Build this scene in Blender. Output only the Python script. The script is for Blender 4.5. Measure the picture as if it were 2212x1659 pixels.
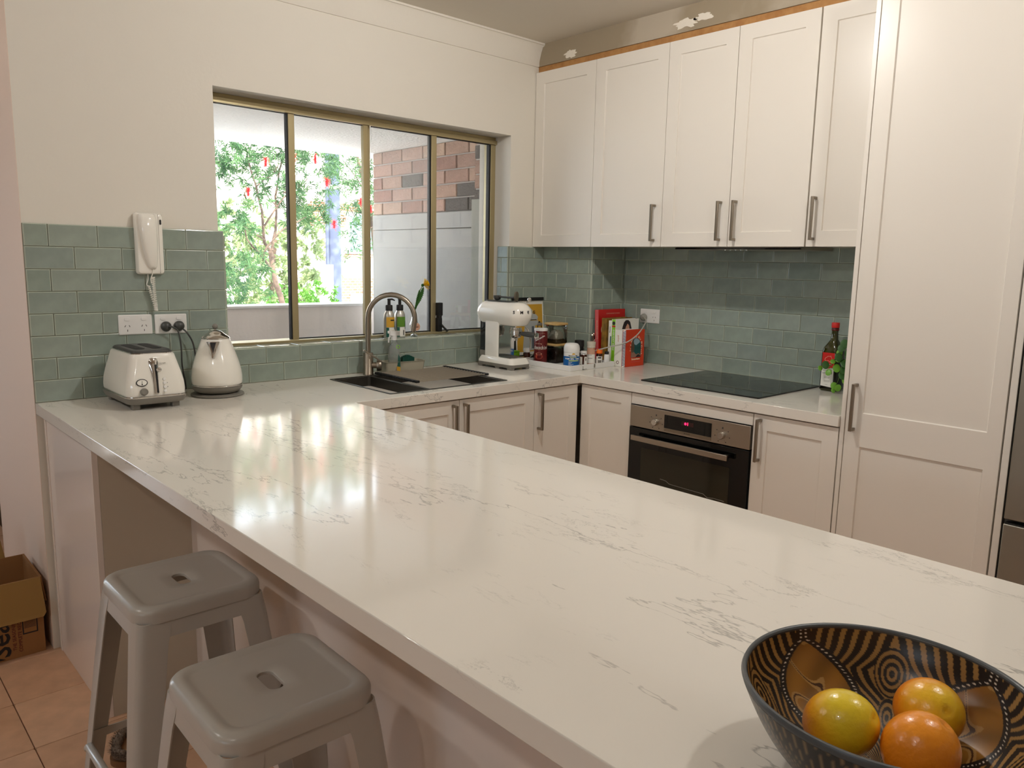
import bpy, bmesh, math, random
from mathutils import Vector, Matrix
random.seed(7)
PI = math.pi
for o in list(bpy.data.objects): bpy.data.objects.remove(o)
SC = bpy.context.scene
COL = SC.collection

# ------------------------------------------------------------------ camera
def setup_camera():
    yaw, pitch, roll = -0.7464, -0.1563, 0.0199
    cy, sy, cp, sp = math.cos(yaw), math.sin(yaw), math.cos(pitch), math.sin(pitch)
    fw = Vector((-sy*cp, cy*cp, sp)); r0 = Vector((cy, sy, 0)); u0 = r0.cross(fw)
    cr, sr = math.cos(roll), math.sin(roll)
    r = r0*cr + u0*sr; u = u0*cr - r0*sr
    m = Matrix((r, u, -fw)).transposed().to_4x4()
    m.translation = Vector((-0.5865, -3.0888, 1.4409))
    cd = bpy.data.cameras.new('camera'); cam = bpy.data.objects.new('camera', cd)
    COL.objects.link(cam); cam.matrix_world = m
    cd.sensor_fit = 'HORIZONTAL'; cd.sensor_width = 36.0; cd.lens = 36.0*1676.0/2212.0
    cd.clip_start = 0.02; cd.clip_end = 200
    SC.camera = cam
setup_camera()

# ------------------------------------------------------------------ world, sun, exposure
W = bpy.data.worlds.new('world'); SC.world = W; W.use_nodes = True
wn = W.node_tree; wn.nodes.clear()
wo = wn.nodes.new('ShaderNodeOutputWorld'); wb = wn.nodes.new('ShaderNodeBackground')
wb.inputs['Color'].default_value = (0.76, 0.88, 1.0, 1); wb.inputs['Strength'].default_value = 7.0
wn.links.new(wb.outputs[0], wo.inputs[0])
sd = bpy.data.lights.new('sun', 'SUN'); sd.energy = 18.0; sd.angle = 0.02; sd.color = (1, .95, .86)
sun = bpy.data.objects.new('sun', sd); COL.objects.link(sun)
sun.rotation_euler = Vector((0.35, 1.0, -1.35)).to_track_quat('-Z', 'Y').to_euler()
SC.view_settings.view_transform = 'Standard'; SC.view_settings.look = 'None'
SC.view_settings.exposure = 0.0; SC.view_settings.gamma = 1.0; SC.view_settings.use_curve_mapping = False
SC.cycles.max_bounces = 10; SC.cycles.diffuse_bounces = 6; SC.cycles.glossy_bounces = 4
SC.cycles.transmission_bounces = 6; SC.cycles.transparent_max_bounces = 12
SC.cycles.caustics_reflective = False; SC.cycles.caustics_refractive = False
SC.cycles.sample_clamp_indirect = 4.0
SC.cycles.use_denoising = True
LAMP_COL = (1.0, 0.965, 0.92)
# unseen ceiling lights of the kitchen and dining side: x, y, watts
LAMPS = [(1.20, -1.40, 53.0), (1.20, -2.90, 36.0), (-1.50, -0.35, 40.0), (-1.50, -2.6, 26.0)]

# ------------------------------------------------------------------ materials
def lin(c):
    return tuple((v/12.92 if v <= .04045 else ((v+.055)/1.055)**2.4) for v in c[:3])
def rgb(r, g, b): return lin((r/255., g/255., b/255.))
def mat(name, col, rough=.5, metal=0., spec=.5, coat=0., trans=0., ior=1.45, emit=None, estr=1., bump=None, var=None, alpha=None):
    """bump=(scale, strength, detail); var=(scale, colour2, lo, hi) mixes a second colour by noise"""
    m = bpy.data.materials.new(name); m.use_nodes = True
    nt = m.node_tree; b = nt.nodes['Principled BSDF']
    b.inputs['Base Color'].default_value = (*col, 1); b.inputs['Roughness'].default_value = rough
    b.inputs['Metallic'].default_value = metal; b.inputs['Specular IOR Level'].default_value = spec
    b.inputs['Coat Weight'].default_value = coat; b.inputs['Coat Roughness'].default_value = .04
    b.inputs['Transmission Weight'].default_value = trans; b.inputs['IOR'].default_value = ior
    if emit:
        b.inputs['Emission Color'].default_value = (*emit, 1); b.inputs['Emission Strength'].default_value = estr
    tc = None
    if bump or var: tc = nt.nodes.new('ShaderNodeTexCoord')
    if var:
        n = nt.nodes.new('ShaderNodeTexNoise'); n.inputs['Scale'].default_value = var[0]; n.inputs['Detail'].default_value = 5
        nt.links.new(tc.outputs['Object'], n.inputs['Vector'])
        mr = nt.nodes.new('ShaderNodeMapRange'); mr.inputs['From Min'].default_value = var[2]; mr.inputs['From Max'].default_value = var[3]
        nt.links.new(n.outputs['Fac'], mr.inputs['Value'])
        mx = nt.nodes.new('ShaderNodeMix'); mx.data_type = 'RGBA'
        mx.inputs[6].default_value = (*col, 1); mx.inputs[7].default_value = (*var[1], 1)
        nt.links.new(mr.outputs[0], mx.inputs[0]); nt.links.new(mx.outputs[2], b.inputs['Base Color'])
    if bump:
        n = nt.nodes.new('ShaderNodeTexNoise'); n.inputs['Scale'].default_value = bump[0]
        n.inputs['Detail'].default_value = bump[2] if len(bump) > 2 else 3
        nt.links.new(tc.outputs['Object'], n.inputs['Vector'])
        bn = nt.nodes.new('ShaderNodeBump'); bn.inputs['Strength'].default_value = bump[1]; bn.inputs['Distance'].default_value = .01
        nt.links.new(n.outputs['Fac'], bn.inputs['Height']); nt.links.new(bn.outputs[0], b.inputs['Normal'])
    return m

def random_tint(m, cols):
    """per object colour choice (Object Info > Random) along a ramp, times whatever noise is there"""
    nt = m.node_tree; b = nt.nodes['Principled BSDF']
    oi = nt.nodes.new('ShaderNodeObjectInfo'); cr = nt.nodes.new('ShaderNodeValToRGB')
    cr.color_ramp.interpolation = 'LINEAR'
    el = cr.color_ramp.elements
    for i, c in enumerate(cols):
        p = i/(len(cols)-1)
        e = el[i] if i < 2 else el.new(p)
        e.position = p
    for i, c in enumerate(sorted(range(len(cols)))): el[i].position = i/(len(cols)-1); el[i].color = (*cols[i], 1)
    nt.links.new(oi.outputs['Random'], cr.inputs[0])
    tc = nt.nodes.new('ShaderNodeTexCoord'); n = nt.nodes.new('ShaderNodeTexNoise')
    n.inputs['Scale'].default_value = 14; n.inputs['Detail'].default_value = 4
    nt.links.new(tc.outputs['Object'], n.inputs['Vector'])
    mr = nt.nodes.new('ShaderNodeMapRange'); mr.inputs['From Min'].default_value = .3; mr.inputs['From Max'].default_value = .7
    mr.inputs['To Min'].default_value = .86; mr.inputs['To Max'].default_value = 1.1
    nt.links.new(n.outputs['Fac'], mr.inputs['Value'])
    mx = nt.nodes.new('ShaderNodeVectorMath'); mx.operation = 'SCALE'
    nt.links.new(cr.outputs[0], mx.inputs[0]); nt.links.new(mr.outputs[0], mx.inputs['Scale'])
    nt.links.new(mx.outputs[0], b.inputs['Base Color'])

MT = {}
MT['wall'] = mat('wall_paint', rgb(224, 219, 208), .75, bump=(60, .06, 4))
MT['wall_pink'] = mat('hall_wall_paint', rgb(226, 206, 190), .7, bump=(50, .05))
MT['wall_blue'] = mat('hall_far_paint', rgb(190, 200, 208), .8)  # bluish daylight of the hall put into the wall colour
MT['ceiling'] = mat('ceiling_paint', rgb(216, 210, 198), .85)
MT['plaster'] = mat('bare_plaster', rgb(150, 136, 114), .8, var=(2.6, rgb(176, 164, 146), .45, .62), bump=(18, .15, 6))
MT['filler'] = mat('plaster_filler', rgb(222, 214, 200), .8, bump=(40, .2))
MT['mdf'] = mat('raw_mdf', rgb(176, 130, 78), .8, var=(30, rgb(160, 112, 64), .4, .7))
MT['cab'] = mat('cabinet_enamel', rgb(226, 220, 210), .32, spec=.5)
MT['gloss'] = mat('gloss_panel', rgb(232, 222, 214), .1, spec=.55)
MT['gloss_shade'] = mat('matt_board', rgb(196, 186, 168), .5)  # shade of the knee space put into the board's colour
MT['dark'] = mat('shadow_gap', rgb(20, 19, 18), .9)
MT['steel'] = mat('brushed_steel', rgb(176, 168, 156), .3, 1., bump=(220, .03))
MT['handle'] = mat('brushed_nickel', rgb(150, 140, 126), .34, 1.)
MT['chrome'] = mat('chrome', rgb(214, 212, 208), .07, 1.)
MT['alu'] = mat('champagne_aluminium', rgb(176, 162, 124), .38, .55)
MT['black'] = mat('black_rubber', rgb(18, 18, 18), .6)
MT['blackgloss'] = mat('black_glass', rgb(6, 7, 7), .04, spec=.55)
MT['white'] = mat('white_plastic', rgb(232, 231, 228), .35)
MT['cream'] = mat('cream_enamel', rgb(240, 237, 228), .12, coat=.6)
MT['grey'] = mat('grey_plastic', rgb(120, 116, 108), .45)
MT['dgrey'] = mat('dark_grey_plastic', rgb(66, 66, 64), .4)
MT['stool'] = mat('grey_enamelled_steel', rgb(178, 174, 166), .28, spec=.5, coat=.15)
MT['sink'] = mat('dark_sink_steel', rgb(70, 67, 62), .42, .9)
MT['fridge'] = mat('fridge_steel', rgb(146, 142, 132), .42, .75)
MT['terracotta'] = mat('terracotta_tile', rgb(206, 166, 134), .42, bump=(30, .08, 4))
random_tint(MT['terracotta'], [rgb(198, 156, 124), rgb(214, 174, 142), rgb(206, 164, 132)])
MT['floor_grout'] = mat('floor_grout', rgb(104, 78, 56), .9)
MT['grout'] = mat('wall_grout', rgb(120, 124, 112), .85)
MT['glaze'] = mat('sage_glaze', rgb(150, 163, 146), .12, spec=.5, bump=(16, .16, 2))
random_tint(MT['glaze'], [rgb(136, 149, 140), rgb(148, 160, 149), rgb(141, 153, 146), rgb(153, 164, 153)])
MT['glaze_edge'] = mat('sage_glaze_rim', rgb(172, 180, 166), .14, spec=.5)
MT['card'] = mat('cardboard', rgb(150, 106, 62), .8, bump=(90, .08))
MT['card_in'] = mat('cardboard_inside', rgb(146, 112, 60), .85)
MT['red'] = mat('red_print', rgb(196, 30, 24), .4)
MT['orange_red'] = mat('vermilion_print', rgb(214, 62, 24), .4)
MT['pink'] = mat('pink_print', rgb(214, 96, 100), .45)
MT['green'] = mat('green_print', rgb(132, 196, 40), .45)
MT['dgreen'] = mat('dark_green_bristle', rgb(22, 84, 70), .6)
MT['yellow'] = mat('mustard_print', rgb(214, 164, 54), .5)
MT['paper'] = mat('paper_white', rgb(236, 234, 226), .55)
MT['ink'] = mat('dark_ink', rgb(34, 30, 30), .5)
MT['bamboo'] = mat('bamboo', rgb(206, 172, 112), .5, var=(24, rgb(188, 150, 90), .4, .7))
MT['oldboard'] = mat('worn_gold_board', rgb(150, 112, 40), .6, var=(26, rgb(104, 78, 28), .4, .65))
MT['maroon'] = mat('maroon_tin', rgb(92, 18, 18), .3)
MT['blue'] = mat('blue_label', rgb(14, 92, 158), .4)
MT['amber'] = mat('amber_plastic', rgb(58, 22, 8), .15, coat=.4)
MT['salt'] = mat('pink_salt', rgb(214, 168, 142), .6, bump=(300, .6))
MT['skin'] = mat('printed_skin_tone', rgb(206, 156, 128), .6)
MT['teal'] = mat('teal_print', rgb(20, 84, 84), .5)
MT['soil'] = mat('dark_contents', rgb(40, 22, 12), .8, bump=(120, .6))

def glass_mat(name, tint=(1, 1, 1), haze=0., hcol=(1, 1, 1), rough=0.0, ior=1.45, dark=0.):
    """thin clear sheet: transparent + fresnel gloss, optional dusty film"""
    m = bpy.data.materials.new(name); m.use_nodes = True; nt = m.node_tree; nt.nodes.clear()
    out = nt.nodes.new('ShaderNodeOutputMaterial'); tr = nt.nodes.new('ShaderNodeBsdfTransparent')
    gl = nt.nodes.new('ShaderNodeBsdfGlossy'); fr = nt.nodes.new('ShaderNodeFresnel'); mx = nt.nodes.new('ShaderNodeMixShader')
    tr.inputs[0].default_value = (*tint, 1); gl.inputs['Roughness'].default_value = rough; fr.inputs[0].default_value = ior
    nt.links.new(fr.outputs[0], mx.inputs[0]); nt.links.new(tr.outputs[0], mx.inputs[1]); nt.links.new(gl.outputs[0], mx.inputs[2])
    last = mx
    if haze > 0:
        df = nt.nodes.new('ShaderNodeBsdfDiffuse'); df.inputs[0].default_value = (*hcol, 1)
        tl = nt.nodes.new('ShaderNodeBsdfTranslucent'); tl.inputs[0].default_value = (*hcol, 1)
        ad = nt.nodes.new('ShaderNodeMixShader'); ad.inputs[0].default_value = .5
        nt.links.new(df.outputs[0], ad.inputs[1]); nt.links.new(tl.outputs[0], ad.inputs[2])
        tc = nt.nodes.new('ShaderNodeTexCoord'); n = nt.nodes.new('ShaderNodeTexNoise'); n.inputs['Scale'].default_value = 5; n.inputs['Detail'].default_value = 8
        mr = nt.nodes.new('ShaderNodeMapRange'); mr.inputs['From Min'].default_value = .35; mr.inputs['From Max'].default_value = .75
        mr.inputs['To Min'].default_value = haze*.6; mr.inputs['To Max'].default_value = haze*1.5
        nt.links.new(tc.outputs['Object'], n.inputs['Vector']); nt.links.new(n.outputs['Fac'], mr.inputs['Value'])
        m2 = nt.nodes.new('ShaderNodeMixShader'); nt.links.new(mr.outputs[0], m2.inputs[0])
        nt.links.new(last.outputs[0], m2.inputs[1]); nt.links.new(ad.outputs[0], m2.inputs[2]); last = m2
    nt.links.new(last.outputs[0], out.inputs[0])
    return m
MT['pane'] = glass_mat('window_glass')
MT['pane_dusty'] = glass_mat('dusty_window_glass', haze=.12, hcol=(.9, .9, .88))
MT['clear'] = glass_mat('clear_jar_glass', (.93, .95, .93))
MT['clearplastic'] = glass_mat('clear_spray_plastic', (.84, .88, .85), haze=.26, rough=.08)
MT['olive'] = mat('olive_glass', rgb(46, 48, 10), .06, coat=.5)

def marble():
    m = mat('engineered_marble', rgb(226, 221, 211), .09, spec=.5); nt = m.node_tree; b = nt.nodes['Principled BSDF']
    L = nt.links; tc = nt.nodes.new('ShaderNodeTexCoord')
    def noise(scale, det, vec, rough=.6, dist=0.):
        n = nt.nodes.new('ShaderNodeTexNoise'); n.inputs['Scale'].default_value = scale; n.inputs['Detail'].default_value = det
        n.inputs['Roughness'].default_value = rough; n.inputs['Distortion'].default_value = dist
        L.new(vec, n.inputs['Vector']); return n.outputs['Fac']
    def m_(op, a, bb=None, clamp=False):
        n = nt.nodes.new('ShaderNodeMath'); n.operation = op; n.use_clamp = clamp
        for i, v in enumerate((a, bb)):
            if v is None: continue
            if isinstance(v, (int, float)): n.inputs[i].default_value = v
            else: L.new(v, n.inputs[i])
        return n.outputs[0]
    mp = nt.nodes.new('ShaderNodeMapping'); L.new(tc.outputs['Object'], mp.inputs[0])
    mp.inputs['Rotation'].default_value = (0, 0, math.radians(20)); mp.inputs['Scale'].default_value = (4.2, 1.0, 4.2)
    # thin wandering veins: zero set of a stretched noise, present only where a mask allows
    v1 = noise(.95, 7, mp.outputs[0], .60, .2)
    a1 = m_('ABSOLUTE', m_('SUBTRACT', v1, .5)); t1 = m_('SUBTRACT', 1, m_('DIVIDE', a1, .0055), True)
    k1 = m_('MULTIPLY', m_('SUBTRACT', noise(1.3, 2, tc.outputs['Object']), .41), 6, True)
    mp2 = nt.nodes.new('ShaderNodeMapping'); L.new(tc.outputs['Object'], mp2.inputs[0]); mp2.inputs['Location'].default_value = (3.1, 7.7, 1)
    mp2.inputs['Rotation'].default_value = (0, 0, math.radians(27)); mp2.inputs['Scale'].default_value = (7.5, 2.2, 7.5)
    v2 = noise(1.0, 9, mp2.outputs[0], .7, .4)
    a2 = m_('ABSOLUTE', m_('SUBTRACT', v2, .5)); t2 = m_('SUBTRACT', 1, m_('DIVIDE', a2, .008), True)
    k2 = m_('MULTIPLY', m_('SUBTRACT', noise(1.6, 3, mp2.outputs[0]), .53), 8, True)
    vein = m_('MAXIMUM', m_('MULTIPLY', m_('MULTIPLY', t1, k1), .58), m_('MULTIPLY', m_('MULTIPLY', t2, k2), .46))
    cloud = m_('MULTIPLY', m_('SUBTRACT', noise(2.2, 4, tc.outputs['Object']), .5), .10)
    fac = m_('ADD', vein, cloud, True)
    mx = nt.nodes.new('ShaderNodeMix'); mx.data_type = 'RGBA'; L.new(fac, mx.inputs[0])
    mx.inputs[6].default_value = (*rgb(226, 221, 211), 1); mx.inputs[7].default_value = (*rgb(104, 100, 96), 1)
    L.new(mx.outputs[2], b.inputs['Base Color'])
    return m
MT['marble'] = marble()

# ------------------------------------------------------------------ mesh helpers
class MB:
    def __init__(s): s.v = []; s.f = []; s.m = []
    def add(s, vs, fs, mi=0, M=None):
        k = len(s.v)
        s.v += [tuple(M @ Vector(v)) if M else tuple(v) for v in vs]
        for f in fs: s.f.append(tuple(i+k for i in f)); s.m.append(mi)
        return s
    def box(s, x0, x1, y0, y1, z0, z1, mi=0, M=None):
        vs = [(x, y, z) for z in (z0, z1) for y in (y0, y1) for x in (x0, x1)]
        return s.add(vs, [(0, 2, 3, 1), (4, 5, 7, 6), (0, 1, 5, 4), (1, 3, 7, 5), (3, 2, 6, 7), (2, 0, 4, 6)], mi, M)
    def rings(s, rings, mi=0, M=None, caps=(True, True), closed=True):
        """loft equal-length rings of points"""
        n = len(rings[0]); vs = [p for r in rings for p in r]; fs = []
        for k in range(len(rings)-1):
            for i in range(n if closed else n-1):
                j = (i+1) % n; fs.append((k*n+i, k*n+j, (k+1)*n+j, (k+1)*n+i))
        if caps[0]: fs.append(tuple(reversed(range(n))))
        if caps[1]: fs.append(tuple(range((len(rings)-1)*n, len(rings)*n)))
        return s.add(vs, fs, mi, M)
    def lathe(s, prof, seg=28, mi=0, M=None, caps=(True, True)):
        rs = [[(r*math.cos(2*PI*i/seg), r*math.sin(2*PI*i/seg), z) for i in range(seg)] for r, z in prof]
        return s.rings(rs, mi, M, caps)
    def tube(s, pts, r, seg=10, mi=0, caps=(True, True)):
        pts = [Vector(p) for p in pts]; n = len(pts)
        rr = r if isinstance(r, (list, tuple)) else [r]*n
        t = [(pts[min(i+1, n-1)]-pts[max(i-1, 0)]).normalized() for i in range(n)]
        up = Vector((0, 0, 1)) if abs(t[0].z) < .9 else Vector((1, 0, 0))
        a = t[0].cross(up).normalized(); rs = []
        for i in range(n):
            a = (a - t[i]*a.dot(t[i])).normalized(); b = t[i].cross(a)
            rs.append([tuple(pts[i]+(a*math.cos(2*PI*k/seg)+b*math.sin(2*PI*k/seg))*rr[i]) for k in range(seg)])
        return s.rings(rs, mi, None, caps)
    def prism(s, poly, z0, z1, mi=0, M=None):
        return s.rings([[(x, y, z0) for x, y in poly], [(x, y, z1) for x, y in poly]], mi, M)
    def sphere(s, c, r, seg=16, rin=10, mi=0, sc=(1, 1, 1)):
        pr = [(math.sin(PI*k/rin), -math.cos(PI*k/rin)) for k in range(1, rin)]
        M = Matrix.Translation(c) @ Matrix.Diagonal((r*sc[0], r*sc[1], r*sc[2], 1))
        return s.lathe([(1e-4, -1)]+pr+[(1e-4, 1)], seg, mi, M)
    def mesh(s, name):
        me = bpy.data.meshes.new(name); me.from_pydata(s.v, [], s.f); me.update()
        me.polygons.foreach_set('material_index', s.m)
        return me
def obj(name, mb, m, parent=None, smooth=None, bevel=None, loc=None, M=None, seg=2):
    me = mb.mesh(name) if isinstance(mb, MB) else mb
    ms = m if isinstance(m, (list, tuple)) else [m]
    if not me.materials:
        for q in ms: me.materials.append(MT[q] if isinstance(q, str) else q)
    if isinstance(mb, MB):
        bm = bmesh.new(); bm.from_mesh(me); bmesh.ops.recalc_face_normals(bm, faces=bm.faces); bm.to_mesh(me); bm.free()
        if smooth is not None:
            me.polygons.foreach_set('use_smooth', [True]*len(me.polygons)); me.set_sharp_from_angle(angle=math.radians(smooth))
    o = bpy.data.objects.new(name, me); COL.objects.link(o)
    if parent is not None: o.parent = parent
    if loc is not None: o.location = loc
    if M is not None: o.matrix_basis = M
    if bevel:
        b = o.modifiers.new('bevel', 'BEVEL'); b.width = bevel; b.segments = seg; b.limit_method = 'ANGLE'; b.angle_limit = math.radians(40)
        if smooth is None:
            me.polygons.foreach_set('use_smooth', [True]*len(me.polygons)); me.set_sharp_from_angle(angle=math.radians(35))
    return o
def thing(name, label, cat, loc=(0, 0, 0), rotz=0, group=None):
    o = bpy.data.objects.new(name, None); o.empty_display_size = .05; COL.objects.link(o)
    o.location = loc; o.rotation_euler = (0, 0, rotz); o['label'] = label; o['category'] = cat
    if group: o['group'] = group
    return o
def tag(o, label, cat, group=None):
    o['label'] = label; o['category'] = cat
    if group: o['group'] = group
    return o
def struct(name, mb, m, parent=None, **k):
    o = obj(name, mb, m, parent, **k)
    if parent is None: o['kind'] = 'structure'
    return o
def rrect(hx, hy, r, n=5, cx=0, cy=0):
    out = []
    for sx, sy, a0 in ((1, 1, 0), (-1, 1, 90), (-1, -1, 180), (1, -1, 270)):
        for i in range(n+1):
            a = math.radians(a0+90*i/n)
            out.append((cx+sx*(hx-r)+r*math.cos(a), cy+sy*(hy-r)+r*math.sin(a)))
    return out
def z_(poly, z): return [(x, y, z) for x, y in poly]
def text(name, s, size, m, parent, M, extrude=.0004, align='CENTER', yalign='CENTER', sx=1., bold=0.):
    cu = bpy.data.curves.new(name, 'FONT'); cu.body = s; cu.size = size; cu.extrude = extrude
    cu.align_x = align; cu.align_y = yalign; cu.resolution_u = 2; cu.offset = bold
    t = bpy.data.objects.new('tmp_text', cu); COL.objects.link(t)
    dg = bpy.context.evaluated_depsgraph_get(); dg.update()
    me = bpy.data.meshes.new_from_object(t.evaluated_get(dg)); bpy.data.objects.remove(t); bpy.data.curves.remove(cu)
    me.name = name; me.materials.clear(); me.materials.append(MT[m] if isinstance(m, str) else m)
    if sx != 1: me.transform(Matrix.Diagonal((sx, 1, 1, 1)))
    o = bpy.data.objects.new(name, me); COL.objects.link(o)
    if parent is not None: o.parent = parent
    o.matrix_basis = M; return o
def frame(origin, u, v):
    """matrix whose local x runs along u, local y along v, local z out of the face"""
    u = Vector(u).normalized(); v = Vector(v).normalized(); w = u.cross(v)
    m = Matrix((u, v, w)).transposed().to_4x4(); m.translation = Vector(origin); return m
# ------------------------------------------------------------------ levels measured in metres
H = .92; TH = .04; XR = .8936; D = .645; XB = 2.115; XC = 2.7593; XN = 2.4919; YN = .3553
XU = 2.3986; XP = 2.127; ZU = 1.5236; ZT = 2.4234; ZCO = 2.4563; ZC = 2.5657
WX0, WX1, WZ0, WZ1 = .6706, 2.2295, 1.0669, 2.0879
# ------------------------------------------------------------------ shell
mb = MB(); Y0, Y1 = 0.0, .25
mb.box(0, WX0, Y0, Y1, 0, ZC); mb.box(WX1, 2.95, Y0, Y1, 0, ZC); mb.box(WX0, WX1, Y0, Y1, 0, WZ0-.007); mb.box(WX0, WX1, Y0, Y1, WZ1, ZC)
wall_back = struct('wall_back', mb, 'wall')
mb = MB(); mb.box(XC, 2.95, -5.6, 0, 0, ZC); mb.box(XN, XC, -YN, 0, 0, ZT)
wall_right = struct('wall_right', mb, 'wall')
mb = MB(); mb.box(0, .22, .25, .85, 0, ZC); mb.box(-.0015, 0, .0, .85, 0, ZC)
struct('wall_hall', mb, 'wall_pink')
mb = MB(); mb.box(-4.6, -4.45, -5.6, -3.6, 0, ZC); mb.box(-4.6, -4.45, -1.6, 2.8, 0, ZC)
mb.box(-4.6, -4.45, -3.6, -1.6, 0, 1.3); mb.box(-4.6, -4.45, -3.6, -1.6, 1.9, ZC)
struct('wall_left', mb, 'wall')
mb = MB(); mb.box(-4.6, 2.95, -5.75, -5.6, 0, ZC); struct('wall_front', mb, 'wall')
mb = MB(); mb.box(-4.45, -1.5, 2.6, 2.75, 0, ZC); mb.box(-.9, .22, 2.6, 2.75, 0, ZC); mb.box(-1.5, -.9, 2.6, 2.75, 2.1, ZC); mb.box(.22, .3, .85, 2.75, 0, ZC)
struct('wall_hall_end', mb, 'wall_blue')
mb = MB(); mb.box(-4.6, 2.95, -5.75, 0, ZC, 2.9); mb.box(-4.6, .3, 0, 2.75, ZC, 2.9); mb.box(.3, 2.95, 0, .25, ZC, 2.9)
struct('ceiling', mb, 'ceiling')
mb = MB(); mb.box(-4.6, 2.95, -5.75, 2.75, -.15, -.008)
floor = struct('floor', mb, 'floor_grout')
# floor tiles, joints where the photograph has them
def floor_tile(name):
    m = MB(); a, b, t = .1487, .1479, .0
    m.rings([z_(rrect(a, a, .004, 1), -.0085), z_(rrect(a, a, .004, 1), -.0015), z_(rrect(b, b, .004, 1), 0)]); return m.mesh(name)
ft = floor_tile('tile'); ft.materials.append(MT['terracotta'])
rest = MB()
for i in range(-15, 11):
    for j in range(-19, 10):
        cx, cy = -.186+.15+.3*i, -.323-.15+.3*j+.3
        if cx < -4.4 or cy < -5.5 or cx > 2.7 or cy > 2.5: continue
        if cy > -.02 and cx > .1: continue
        if -7 <= i <= 7 and -11 <= j <= 1:
            obj('tile', ft, 'terracotta', floor, loc=(cx, cy, 0))
        else:
            rest.box(cx-.1475, cx+.1475, cy-.1475, cy+.1475, -.0085, 0)
o = obj('tile_field', rest, 'terracotta', floor); o['kind'] = 'stuff'
# bulkhead over the cupboards, raw board strip below it, cornice on the window wall
mb = MB(); mb.box(2.4093, XC, -5.6, 0, ZCO, ZC); bulk = struct('trim_1', mb, 'plaster')
def blob(cy, cz, ry, rz, seed, n=26):
    rnd = random.Random(seed); pts = []
    for i in range(n):
        a = 2*PI*i/n; k = .6+.55*rnd.random(); pts.append((cy+ry*k*math.cos(a), cz+rz*k*math.sin(a)))
    return pts
for i, (cy, cz, ry, rz) in enumerate(((-.235, 2.484, .045, .020), (-.93, 2.492, .07, .022), (-1.02, 2.50, .05, .018))):
    mb = MB(); mb.rings([[(2.4093, y, z) for y, z in blob(cy, cz, ry, rz, i)], [(2.4085, y, z) for y, z in blob(cy, cz, ry*.93, rz*.93, i)]])
    obj('plaster_patch', mb, 'filler', bulk)
mb = MB(); mb.box(2.4085, 2.4093, -.012, -.0, ZCO, ZC-.002); mb.add([(2.408, -.05, ZC-.006), (2.408, -.004, ZC-.012), (2.408, -.012, ZCO+.01), (2.408, -.024, ZC-.03), (2.408, -.03, ZC-.02), (2.408, -.05, ZC-.012)], [(0, 1, 2, 3, 4, 5)])
obj('plaster_patch', mb, 'filler', bulk)
mb = MB(); mb.box(2.418, 2.45, -2.5, -.001, ZT-.03, ZCO); struct('trim_2', mb, 'mdf')
prof = [(0, 2.456), (-.006, 2.456), (-.009, 2.462), (-.016, 2.49), (-.026, 2.522), (-.037, 2.548), (-.045, 2.556), (-.052, 2.557), (-.052, ZC), (0, ZC)]
mb = MB(); mb.rings([[(x, y, z) for y, z in prof] for x in (0.0, 2.4085)]); struct('trim_3', mb, 'wall', smooth=30)
# ------------------------------------------------------------------ wall tiles
TW, THT, G = .1555, .0773, .0016
_tm = {}
def tile_mesh(w, h):
    k = (round(w, 3), round(h, 3))
    if k in _tm: return _tm[k]
    a, b = k[0]/2, k[1]/2; c = min(.0030, a*.5, b*.4); m = MB(); t0, t1, t2 = .0, -.0052, -.0068
    def R(e, y): return [(-a+e, y, -b+e), (a-e, y, -b+e), (a-e, y, b-e), (-a+e, y, b-e)]
    rs = [R(0, t0), R(0, t1), R(c*.55, t2), R(c, t2-.0004)]
    m.add([p for r in rs for p in r], [(0, 1, 5, 4), (1, 2, 6, 5), (2, 3, 7, 6), (3, 0, 4, 7)], 1)
    m.add([p for r in rs for p in r], [(4, 5, 9, 8), (5, 6, 10, 9), (6, 7, 11, 10), (7, 4, 8, 11), (8, 9, 13, 12), (9, 10, 14, 13), (10, 11, 15, 14), (11, 8, 12, 15)], 1)
    m.add([p for r in rs for p in r], [(12, 13, 14, 15)], 0)
    me = m.mesh('tile'); me.materials.append(MT['glaze']); me.materials.append(MT['glaze_edge']); _tm[k] = me
    return me
def tile_run(parent, origin, u, rot, u0, u1, z0, nrows, phase, top=None, first=0):
    """tiles on a vertical face: origin point, unit u; phase = u of a joint in even rows (bottom row = row 0)"""
    O = Vector(origin); U = Vector(u)
    for r in range(first, nrows):
        za, zb = z0+r*THT, z0+(r+1)*THT
        if top and zb > top: zb = top
        if zb-za < .012: continue
        ph = phase+(TW/2 if r % 2 else 0); k = math.floor((u0-ph)/TW); a = ph+k*TW
        while a < u1-1e-6:
            p, q = max(a, u0), min(a+TW, u1)
            if q-p > .009:
                w, h = q-p-G, zb-za-G
                o = obj('tile', tile_mesh(w, h), 'glaze', parent)
                c = O+U*((p+q)/2)
                o.rotation_euler = (random.gauss(0, .0035), 0, rot+random.gauss(0, .003))
                o.location = (c.x, c.y, (za+zb)/2)
            a += TW
ZB = H+.0006
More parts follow.
